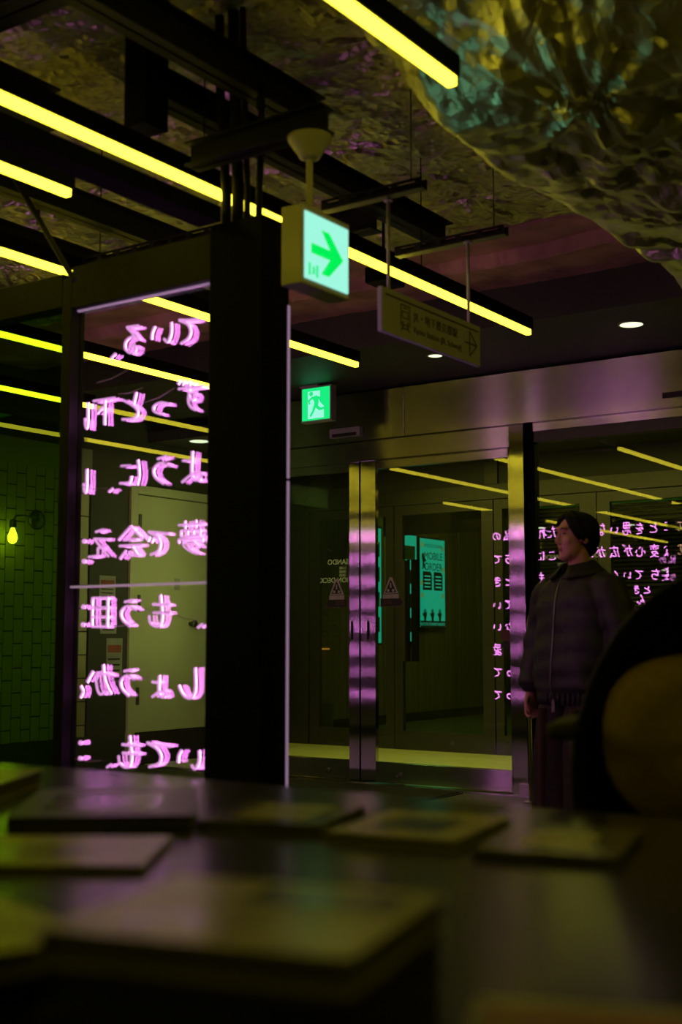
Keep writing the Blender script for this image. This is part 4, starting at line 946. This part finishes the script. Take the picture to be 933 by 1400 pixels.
box('kick_plate', XW - 0.012, XW + 0.022, 8.46, 10.1, 0.0, 0.29, M['sticker_dark'], dr, 0.004)
for z in (0.55, 1.40, 2.15): box('hinge', XW + 0.018, XW + 0.034, 8.47, 8.50, z, z + 0.16, M['steel_raw'], dr, 0.003)
box('notice', XW + 0.0181, XW + 0.0195, 8.97, 9.05, 1.62, 1.73, M['paper'], dr)
hb = MB().lathe([(0.02, 0), (0.02, 0.05), (0.035, 0.055), (0.035, 0.07), (0.01, 0.075)], (XW + 0.018, 9.20, 1.30), 14, 'x').build('door_knob', M['steel_raw'], dr, True)
for i, (y, z, h_, lab) in enumerate(((8.10, 1.50, 0.22, 'upper poster sheet on the corridor wall beside the pale door'), (8.12, 1.20, 0.24, 'middle poster sheet on the corridor wall beside the pale door'), (8.20, 0.82, 0.34, 'lowest notice sheet with red print on the corridor wall beside the pale door'))):
    e = empty('wall_notice', (XW, y, z), lab, 'notice', 'paper notices on the corridor wall')
    box('sheet', XW + 0.002, XW + 0.005, y - 0.10, y + 0.10, z, z + h_, M['paper'], e)
    MB().box(XW + 0.005, XW + 0.006, y - 0.085, y + 0.085, z + h_ * 0.62, z + h_ * 0.82).build('print_block', M['paper_red'], e)
    for k_ in range(3): MB().box(XW + 0.005, XW + 0.006, y - 0.08, y + 0.07, z + h_ * (0.12 + 0.15 * k_), z + h_ * (0.17 + 0.15 * k_)).build('print_line', M['bookdark'], e)
cl = empty('wall_fill_light', (-7.2, 8.76, 1.0), 'added upright fill panel lighting the corridor, hidden behind the black post', 'light')  # fill panel added out of sight to brighten the corridor door
box('frame', -7.22, -7.12, 8.70, 8.84, 0.9, 2.7, M['white_metal'], cl, 0.004)
box('diffuser', -7.228, -7.219, 8.71, 8.83, 0.92, 2.68, M['fill_corr'], cl)
wl = empty('ceiling_light', (-7.3, 5.6, 2.95), 'added greenish light panel, out of view at left, brightening the tiled wall', 'light')  # unseen panel added to brighten the tiled wall
box('frame', -7.75, -7.05, 5.2, 6.0, 2.95, 2.98, M['white_metal'], wl, 0.004)
box('diffuser', -7.72, -7.08, 5.23, 5.97, 2.944, 2.952, M['fill_wash'], wl)
box('baffle', -7.76, -7.04, 6.0, 6.02, 2.76, 2.98, M['black'], wl)  # baffles added to keep this panel out of the door glass
box('baffle', -7.06, -7.04, 5.2, 6.0, 2.76, 2.98, M['black'], wl)
for yy in (5.3, 5.9): MB().tube([(-7.4, yy, 2.98), (-7.4, yy, 3.5)], 0.004, 6).build('cord', M['black'], wl)
tag(box('ceiling_corridor', -8.4, -6.9, 8.7, 11.2, 3.34, 3.5, M['soffit']), 'dark ceiling over the end of the corridor', 'ceiling', kind='structure').name = 'ceiling_6'

# ------------------------------------------------------------------ the man by the doors
PM = Matrix.Translation((-2.47, 5.5, 0)) @ Matrix.Rotation(R(-24), 4, 'Z')
HM = PM @ Matrix.Rotation(R(-9), 4, 'Z')
man_o = empty('person', (-2.47, 5.5, 0), 'person with black bowl-cut hair in a charcoal zip jacket, looking left before the glass', 'person')
def ringe(cx, cy, z, a, b, n=36, p=2.3, wob=0.0, ph=0.0, tilt=0.0):
    out = []
    for k in range(n):
        t = 2 * PI * k / n; c, s = math.cos(t), math.sin(t)
        q = 1 + wob * (math.sin(5 * t + ph) * 0.6 + math.sin(9 * t + 2.3 * ph) * 0.4)
        out.append((cx + a * q * math.copysign(abs(c) ** (2 / p), c), cy + b * q * math.copysign(abs(s) ** (2 / p), s), z + tilt * c))
    return out
hm = MB()
hm.ell((0, 0.008, 1.655), (0.074, 0.092, 0.082))
hm.ell((0, -0.030, 1.605), (0.058, 0.060, 0.088))
hm.ell((0, -0.062, 1.540), (0.030, 0.026, 0.024))
hm.ell((0, -0.045, 1.556), (0.046, 0.040, 0.030))
hm.ell((0, -0.078, 1.668), (0.050, 0.016, 0.014))           # brow
hm.tube([(0, -0.086, 1.650), (0, -0.098, 1.625), (0, -0.107, 1.604)], [0.007, 0.009, 0.0115], 8)
for s in (-1, 1):
    hm.ell((s * 0.009, -0.096, 1.600), (0.008, 0.010, 0.007))
    hm.ell((s * 0.034, -0.062, 1.612), (0.022, 0.022, 0.024))
    hm.ell((s * 0.072, 0.008, 1.622), (0.010, 0.020, 0.030))
hm.ell((0, -0.080, 1.5745), (0.020, 0.011, 0.0065)); hm.ell((0, -0.078, 1.5640), (0.017, 0.010, 0.0065))
hm.xf(Matrix.Rotation(R(-9), 4, 'Z'))
bd = MB(); bd.v = hm.v; bd.f = hm.f
bd.tube([(0, 0.015, 1.60), (0, 0.018, 1.52), (0, 0.022, 1.44), (0, 0.022, 1.36)], [0.050, 0.050, 0.056, 0.085], 16)
bd.loft([ringe(0, 0.01, z, a, b, 24) for z, a, b in ((0.86, .15, .10), (0.98, .14, .095), (1.1, .135, .09), (1.25, .155, .10), (1.36, .165, .095), (1.42, .13, .07), (1.46, .06, .055))])
HAND = {}
for s in (-1, 1):
    wr = Vector((s * 0.275, -0.055, 0.905))
    bd.tube([(s * 0.15, 0.01, 1.39), (s * 0.20, 0.01, 1.36), (s * 0.255, 0.02, 1.14), wr], [0.045, 0.045, 0.036, 0.025], 12)
    d = Vector((-s * 0.02, -0.10, -1)).normalized()
    bd.ell(wr + d * 0.045, (0.019, 0.038, 0.050))
    for i, (off, ln) in enumerate(((-0.030, .066), (-0.010, .074), (0.011, .070), (0.030, .056))):
        b0 = wr + d * 0.082 + Vector((0, off, 0)); k1 = b0 + d * ln * 0.45 + Vector((-s * .006, 0, 0)); k2 = k1 + Vector((-s * ln * .30, 0, -ln * .22)); k3 = k2 + Vector((-s * ln * .24, 0, ln * .12))
        bd.tube([b0 - d * 0.02, b0, k1, k2, k3], [.0088, .0088, .0082, .0075, .006], 8)
    t0 = wr + d * 0.03 + Vector((-s * .008, -0.030, 0))
    bd.tube([t0, t0 + Vector((-s * .014, -0.020, -0.028)), t0 + Vector((-s * .022, -0.018, -0.056)), t0 + Vector((-s * .030, -0.008, -0.072))], [.012, .0105, .009, .007], 8)
    bd.tube([(s * 0.085, 0.01, 0.92), (s * 0.095, 0.0, 0.50), (s * 0.10, 0.02, 0.09), (s * 0.105, -0.03, 0.05)], [0.085, 0.062, 0.042, 0.04], 12)
    bd.ell((s * 0.105, -0.07, 0.045), (0.04, 0.11, 0.035))
bd.xf(PM)
body = remesh(bd.build('body', M['skin'], man_o, True), 0.0055, 3, 0.5)

# eyes, brows, lips
for s in (-1, 1):
    ey = MB().ell((s * 0.031, -0.0825, 1.6435), (0.013, 0.006, 0.0042), 14, 8).xf(HM).build('eye', M['eye'], man_o, True)
    MB().tube([(s * 0.014, -0.092, 1.664), (s * 0.032, -0.092, 1.669), (s * 0.050, -0.078, 1.664)], [0.0025, 0.003, 0.0015], 6).xf(HM).build('eyebrow', M['hair'], man_o, True)
lp = MB().ell((0, -0.0875, 1.5748), (0.019, 0.0045, 0.0042), 14, 8); lp.ell((0, -0.0855, 1.5655), (0.016, 0.0045, 0.0048), 14, 8)
lp.xf(HM).build('lips', M['lips'], man_o, True)

# hair: rounded bob with a parted fringe
hr = MB()
hr.ell((0, 0.026, 1.664), (0.087, 0.098, 0.088), 28, 18)
hr.ell((0, 0.054, 1.630), (0.082, 0.066, 0.084))
hr.ell((0, 0.062, 1.585), (0.064, 0.042, 0.050))
for s in (-1, 1):
    hr.ell((s * 0.072, 0.028, 1.662), (0.020, 0.052, 0.054))
    hr.ell((s * 0.064, -0.026, 1.678), (0.020, 0.030, 0.046))
    hr.tube([(s * 0.010, -0.030, 1.738), (s * 0.036, -0.058, 1.714), (s * 0.058, -0.054, 1.680), (s * 0.070, -0.038, 1.640), (s * 0.072, -0.026, 1.606)], [0.019, 0.018, 0.016, 0.012, 0.004], 10)
    hr.tube([(s * 0.018, -0.030, 1.742), (s * 0.054, -0.040, 1.712), (s * 0.074, -0.024, 1.668), (s * 0.078, -0.010, 1.630), (s * 0.077, -0.004, 1.604)], [0.020, 0.020, 0.017, 0.012, 0.004], 10)
hr.xf(HM)
hair = remesh(hr.build('hair', M['hair'], man_o, True), 0.005, 2, 0.4)

# shirt neckline
MB().loft([ringe(0, 0.02, z, a, a, 24) for z, a in ((1.40, .085), (1.45, .066), (1.475, .060))], False).xf(PM).build('shirt', M['shirt'], man_o, True)

# jacket
jk = MB()
rows = [(0.842, .205, .150, .012), (0.86, .212, .155, .02), (0.905, .214, .158, .02), (0.925, .232, .172, .03), (1.00, .236, .172, .028), (1.10, .232, .166, .022), (1.20, .228, .158, .018), (1.30, .226, .148, .014), (1.375, .212, .130, .008), (1.42, .175, .108, .004), (1.448, .125, .088, 0.0), (1.462, .086, .075, 0.0)]
jk.loft([ringe(0, 0.012, z, a, b, 48, 2.5, wv, z * 7) for z, a, b, wv in rows])
for s in (-1, 1):
    pts = [(s * 0.15, 0.012, 1.395), (s * 0.205, 0.012, 1.375), (s * 0.245, 0.018, 1.29), (s * 0.275, 0.024, 1.20), (s * 0.290, 0.022, 1.13), (s * 0.292, 0.0, 1.06), (s * 0.290, -0.022, 1.00), (s * 0.284, -0.040, 0.955), (s * 0.279, -0.050, 0.93), (s * 0.277, -0.053, 0.905)]
    jk.tube(pts, [.075, .080, .083, .080, .082, .073, .074, .064, .066, .047], 20)
    jk.tube([(s * 0.277, -0.052, 0.925), (s * 0.275, -0.056, 0.893)], [.045, .042], 16)
jk.xf(PM)
jacket = remesh(jk.build('jacket', M['jacket'], man_o, True), 0.009, 3, 0.5)
for v in jacket.data.vertices:      # cloth folds
    p = v.co; n = v.normal
    v.co = p + n * (0.0045 * math.sin(26 * p.z + 9 * p.x) * math.sin(15 * p.x + 11 * p.y + 4 * p.z) + 0.003 * math.sin(60 * p.z + 21 * p.y))
# waistband ribbing, collar, zip, pocket flaps
wb = MB()
for k in range(46):
    t = 2 * PI * k / 46; c_, s_ = math.cos(t), math.sin(t)
    x = .212 * math.copysign(abs(c_) ** .8, c_); y = 0.012 + .156 * math.copysign(abs(s_) ** .8, s_)
    wb.tube([(x, y, 0.848), (x * 1.012, y * 1.012, 0.905)], 0.006, 6)
tag(wb.xf(PM).build('waistband', M['jacket'], jacket, True), kind='stuff')
co = MB(); nc = 30; rws = []
for (r_, z_, dz) in ((0.070, 1.462, 0.0), (0.072, 1.514, -0.012), (0.080, 1.518, -0.012), (0.108, 1.482, -0.016), (0.136, 1.458, -0.016), (0.132, 1.453, -0.016), (0.104, 1.468, -0.014)):
    rw = []
    for k in range(nc + 1):
        t = R(-90 + 16 + (328) * k / nc); fr = max(0, 1 - min(k, nc - k) / 7.0)
        rw.append((r_ * (1 + .10 * fr) * math.cos(t), 0.016 + r_ * 1.0 * (1 + .12 * fr) * math.sin(t), z_ + dz * fr + 0.012 * math.sin(t)))
    rws.append(rw)
vsc = [p for rw in rws for p in rw]; m_ = nc + 1
fsc = [(i * m_ + k, i * m_ + k + 1, (i + 1) * m_ + k + 1, (i + 1) * m_ + k) for i in range(len(rws) - 1) for k in range(nc)]
co.add(vsc, fsc).xf(PM)
col_o = co.build('collar', M['jacket'], jacket, True)
so_ = col_o.modifiers.new('t', 'SOLIDIFY'); so_.thickness = 0.006
def front_y(z):
    zs = [r_[0] for r_ in rows]; bs = [r_[2] for r_ in rows]
    return 0.012 - float(np.interp(z, zs, bs))
zz = np.linspace(0.85, 1.435, 16)
MB().tube([(-0.006 * math.sin(z * 9), front_y(z) - 0.006, z) for z in zz], 0.003, 8).xf(PM).build('zip', M['zip'], jacket, True)
MB().box(-0.010, 0.010, front_y(0.86) - 0.014, front_y(0.86) - 0.006, 0.815, 0.872, 0.002).xf(PM).build('zip_pull', M['zip'], jacket)
for s in (-1, 1):
    MB().tube([(s * 0.115, front_y(1.02) + 0.020, 1.10), (s * 0.135, front_y(0.98) + 0.026, 0.955)], 0.006, 6).xf(PM).build('pocket_welt', M['jacket'], jacket, True)
MB().box(-0.10, -0.012, front_y(1.33) - 0.006, front_y(1.33) + 0.01, 1.318, 1.323).xf(PM).build('chest_seam', M['jacket'], jacket)

# wide trousers and shoes
for s in (-1, 1):
    tr = MB().loft([ringe(s * cx, 0.012, z, a, b, 32, 2.3, wv, z * 11 + s) for z, cx, a, b, wv in ((0.90, .085, .105, .135, .01), (0.80, .092, .118, .150, .03), (0.60, .105, .128, .160, .05), (0.40, .112, .134, .165, .06), (0.20, .118, .140, .172, .06), (0.055, .120, .145, .176, .05))]).xf(PM)
    tr.build('trouser_leg', M['trouser'], man_o, True)
    MB().loft([ringe(s * .11 + 0.02, -0.135 - 0.004, z, .018, .030, 12, 2.0) for z in (0.83, 0.60, 0.35, 0.07)]).xf(PM).build('trouser_panel', M['trouser_panel'], man_o, True)
    sh = MB().ell((s * 0.115, -0.065, 0.04), (0.050, 0.135, 0.040), 20, 10); sh.box(s * 0.115 - 0.048, s * 0.115 + 0.048, -0.195, 0.065, 0.0, 0.022, 0.01)
    sh.xf(PM).build('shoe', M['shoe'], man_o, True)

# ------------------------------------------------------------------ counter in the foreground
tb = empty('counter_table', (-1.2, 1.1, 0), 'dark glossy counter filling the blurred foreground', 'table')
box('table_top', -3.1, 0.55, 0.32, 2.02, 0.82, 0.86, M['table'], tb, 0.006)
box('front_panel', -3.0, 0.45, 0.40, 0.44, 0.02, 0.82, M['black'], tb)
box('back_panel', -3.0, 0.45, 1.90, 1.94, 0.02, 0.82, M['black'], tb)
for x in (-3.0, 0.41): box('side_panel', x, x + 0.04, 0.44, 1.90, 0.0, 0.82, M['black'], tb)

def book(x, y, z, w_, d_, t, rot, cover, label, group=None, prints=(), name='book'):
    e = empty(name, (x, y, z), label, 'book' if name == 'book' else name.replace('_', ' '), group)
    mxx = Matrix.Translation((x, y, z)) @ Matrix.Rotation(R(rot), 4, 'Z')
    c = min(0.003, t * 0.25)
    MB().box(-w_ / 2, w_ / 2, -d_ / 2, d_ / 2, t - c, t, c * 0.3, ).xf(mxx).build('front_cover', cover, e)
    MB().box(-w_ / 2, w_ / 2, -d_ / 2, d_ / 2, 0, c, c * 0.3).xf(mxx).build('back_cover', cover, e)
    MB().box(-w_ / 2, -w_ / 2 + c, -d_ / 2, d_ / 2, c, t - c).xf(mxx).build('spine', cover, e)
    MB().box(-w_ / 2 + c, w_ / 2 - 0.004, -d_ / 2 + 0.004, d_ / 2 - 0.004, c, t - c).xf(mxx).build('page_block', M['pages'] if cover is not M['bookblack'] else M['bookblack'], e)
    for (a, b, cc, dd, m__) in prints:
        MB().box(a * w_, b * w_, cc * d_, dd * d_, t, t + 0.0006).xf(mxx).build('cover_print', m__, e)
    return e
book(-0.60, 0.75, 0.860, 0.23, 0.21, 0.032, 12, M['bookblack'], 'bottom book of the big blurred stack at lower centre', 'books in the front stack')
book(-0.602, 0.752, 0.892, 0.225, 0.205, 0.030, 8, M['bookblack'], 'middle book of the big blurred stack at lower centre', 'books in the front stack')
book(-0.605, 0.757, 0.922, 0.235, 0.215, 0.026, 14, M['booktan'], 'top book of the big blurred stack, olive cover with a pale patch', 'books in the front stack', ((-0.30, 0.10, -0.42, -0.10, M['bookpale']), (-0.1, 0.42, 0.1, 0.4, M['bookgrey'])))
book(-0.90, 0.70, 0.860, 0.24, 0.18, 0.028, -20, M['bookblack'], 'lower book of the blurred stack at the left edge', 'books in the left stack')
book(-0.90, 0.70, 0.888, 0.235, 0.18, 0.022, -16, M['booktan'], 'upper book of the blurred stack at the left edge', 'books in the left stack', ((-0.4, 0.0, -0.3, 0.3, M['bookdark']),))
book(-1.33, 1.17, 0.860, 0.36, 0.24, 0.010, 34, M['booktan'], 'blurred olive magazine lying flat at the left edge', 'magazines on the counter', ((-0.3, 0.2, -0.3, 0.1, M['bookpale']),), 'magazine')
book(-1.52, 1.52, 0.860, 0.28, 0.36, 0.024, 40, M['bookdark'], 'blurred dark magazine near the far left of the counter', 'magazines on the counter', ((-0.35, 0.3, -0.3, 0.25, M['bookgrey']),), 'magazine')
book(-1.98, 1.55, 0.860, 0.26, 0.34, 0.030, 30, M['booktan'], 'blurred olive magazine at the far left corner of the counter', 'magazines on the counter', ((-0.35, 0.3, -0.2, 0.2, M['bookgrey']),), 'magazine')
book(-1.24, 1.63, 0.860, 0.20, 0.26, 0.016, 18, M['bookgrey'], 'leftmost of three blurred booklets along the far edge of the counter', 'booklets along the far edge', ((-0.3, 0.3, -0.3, 0.3, M['booktan']),), 'booklet')
book(-1.00, 1.65, 0.860, 0.20, 0.26, 0.014, 10, M['booktan'], 'middle of three blurred booklets along the far edge of the counter', 'booklets along the far edge', ((-0.25, 0.25, -0.25, 0.2, M['bookdark']),), 'booklet')
book(-0.77, 1.65, 0.860, 0.19, 0.26, 0.012, 14, M['bookgrey'], 'rightmost of three blurred booklets along the far edge of the counter', 'booklets along the far edge', ((-0.25, 0.25, -0.25, 0.2, M['booktan']),), 'booklet')
book(-0.33, 0.82, 0.860, 0.24, 0.20, 0.020, 22, M['booktan'], 'blurred yellow book with a red stripe at the bottom right corner', None, ((-0.45, 0.45, 0.18, 0.34, M['bookred']), (-0.4, 0.4, -0.3, 0.0, M['bookpale'])))

# ------------------------------------------------------------------ chair at the right edge, behind the counter
CM = Matrix.Translation((-0.80, 2.58, 0)) @ Matrix.Rotation(R(18), 4, 'Z')     # front is local -y
ch = empty('lounge_chair', (-0.80, 2.58, 0), 'blurred black high-backed chair at the right edge behind the counter', 'chair')
sh = MB(); rings = []
for (t, yo) in ((0.0, 0.10), (0.35, 0.10), (0.7, 0.06), (0.92, -0.02), (1.0, -0.10), (0.985, -0.11), (0.88, -0.03), (0.64, 0.035), (0.3, 0.06), (0.0, 0.06)):
    rg = []
    for k in range(36):
        a = 2 * PI * k / 36; c_, s_ = math.cos(a), math.sin(a)
        zz_ = 0.88 + t * (0.42 if s_ > 0 else 0.44) * math.copysign(abs(s_) ** 0.85, s_)
        wf = 1.0 if s_ < 0 else 1.0 - 0.18 * abs(s_)
        rg.append((t * 0.35 * wf * math.copysign(abs(c_) ** 0.85, c_) + 1e-4 * c_, yo + 0.10, zz_))
    rings.append(rg)
sh.loft(rings, True).xf(CM).build('back_shell', M['chair_black'], ch, True)
MB().box(-0.30, 0.30, -0.34, 0.20, 0.38, 0.48, 0.04).xf(CM).build('seat', M['chair_black'], ch, True)
for s in (-1, 1):
    MB().box(s * 0.352 - 0.026, s * 0.352 + 0.026, -0.16, 0.12, 0.950, 0.984, 0.012).xf(CM).build('armrest', M['arm_olive'], ch, True)
    MB().tube([(s * 0.345, 0.08, 0.955), (s * 0.31, 0.10, 0.44)], 0.016, 8).xf(CM).build('arm_support', M['chair_black'], ch, True)
    for yy in (-0.28, 0.18):
        MB().tube([(s * 0.24, yy * 0.8, 0.40), (s * 0.29, yy * 1.15, 0.0)], [0.020, 0.013], 10).xf(CM).build('leg', M['chair_black'], ch, True)
cu = MB(); rings = []
for (t, yo) in ((0.0, -0.10), (0.55, -0.10), (0.85, -0.075), (0.98, -0.035), (1.0, 0.0), (0.96, 0.03), (0.7, 0.06), (0.0, 0.07)):
    rg = []
    for k in range(36):
        a = 2 * PI * k / 36; c_, s_ = math.cos(a), math.sin(a)
        taper = 1.0 if s_ > 0 else 1.0 - 0.35 * abs(s_) ** 1.5
        rg.append((t * 0.225 * taper * math.copysign(abs(c_) ** 0.7, c_) + 1e-4 * c_, yo, 0.93 + (t * 0.19) * math.copysign(abs(s_) ** 0.75, s_)))
    rings.append(rg)
cs = cu.loft(rings, True).xf(CM @ Matrix.Translation((-0.06, 0.03, 0))).build('cushion', M['chair_tan'], None, True)
tag(cs, 'blurred rounded tan cushion leaning on the black chair at the right edge', 'cushion')
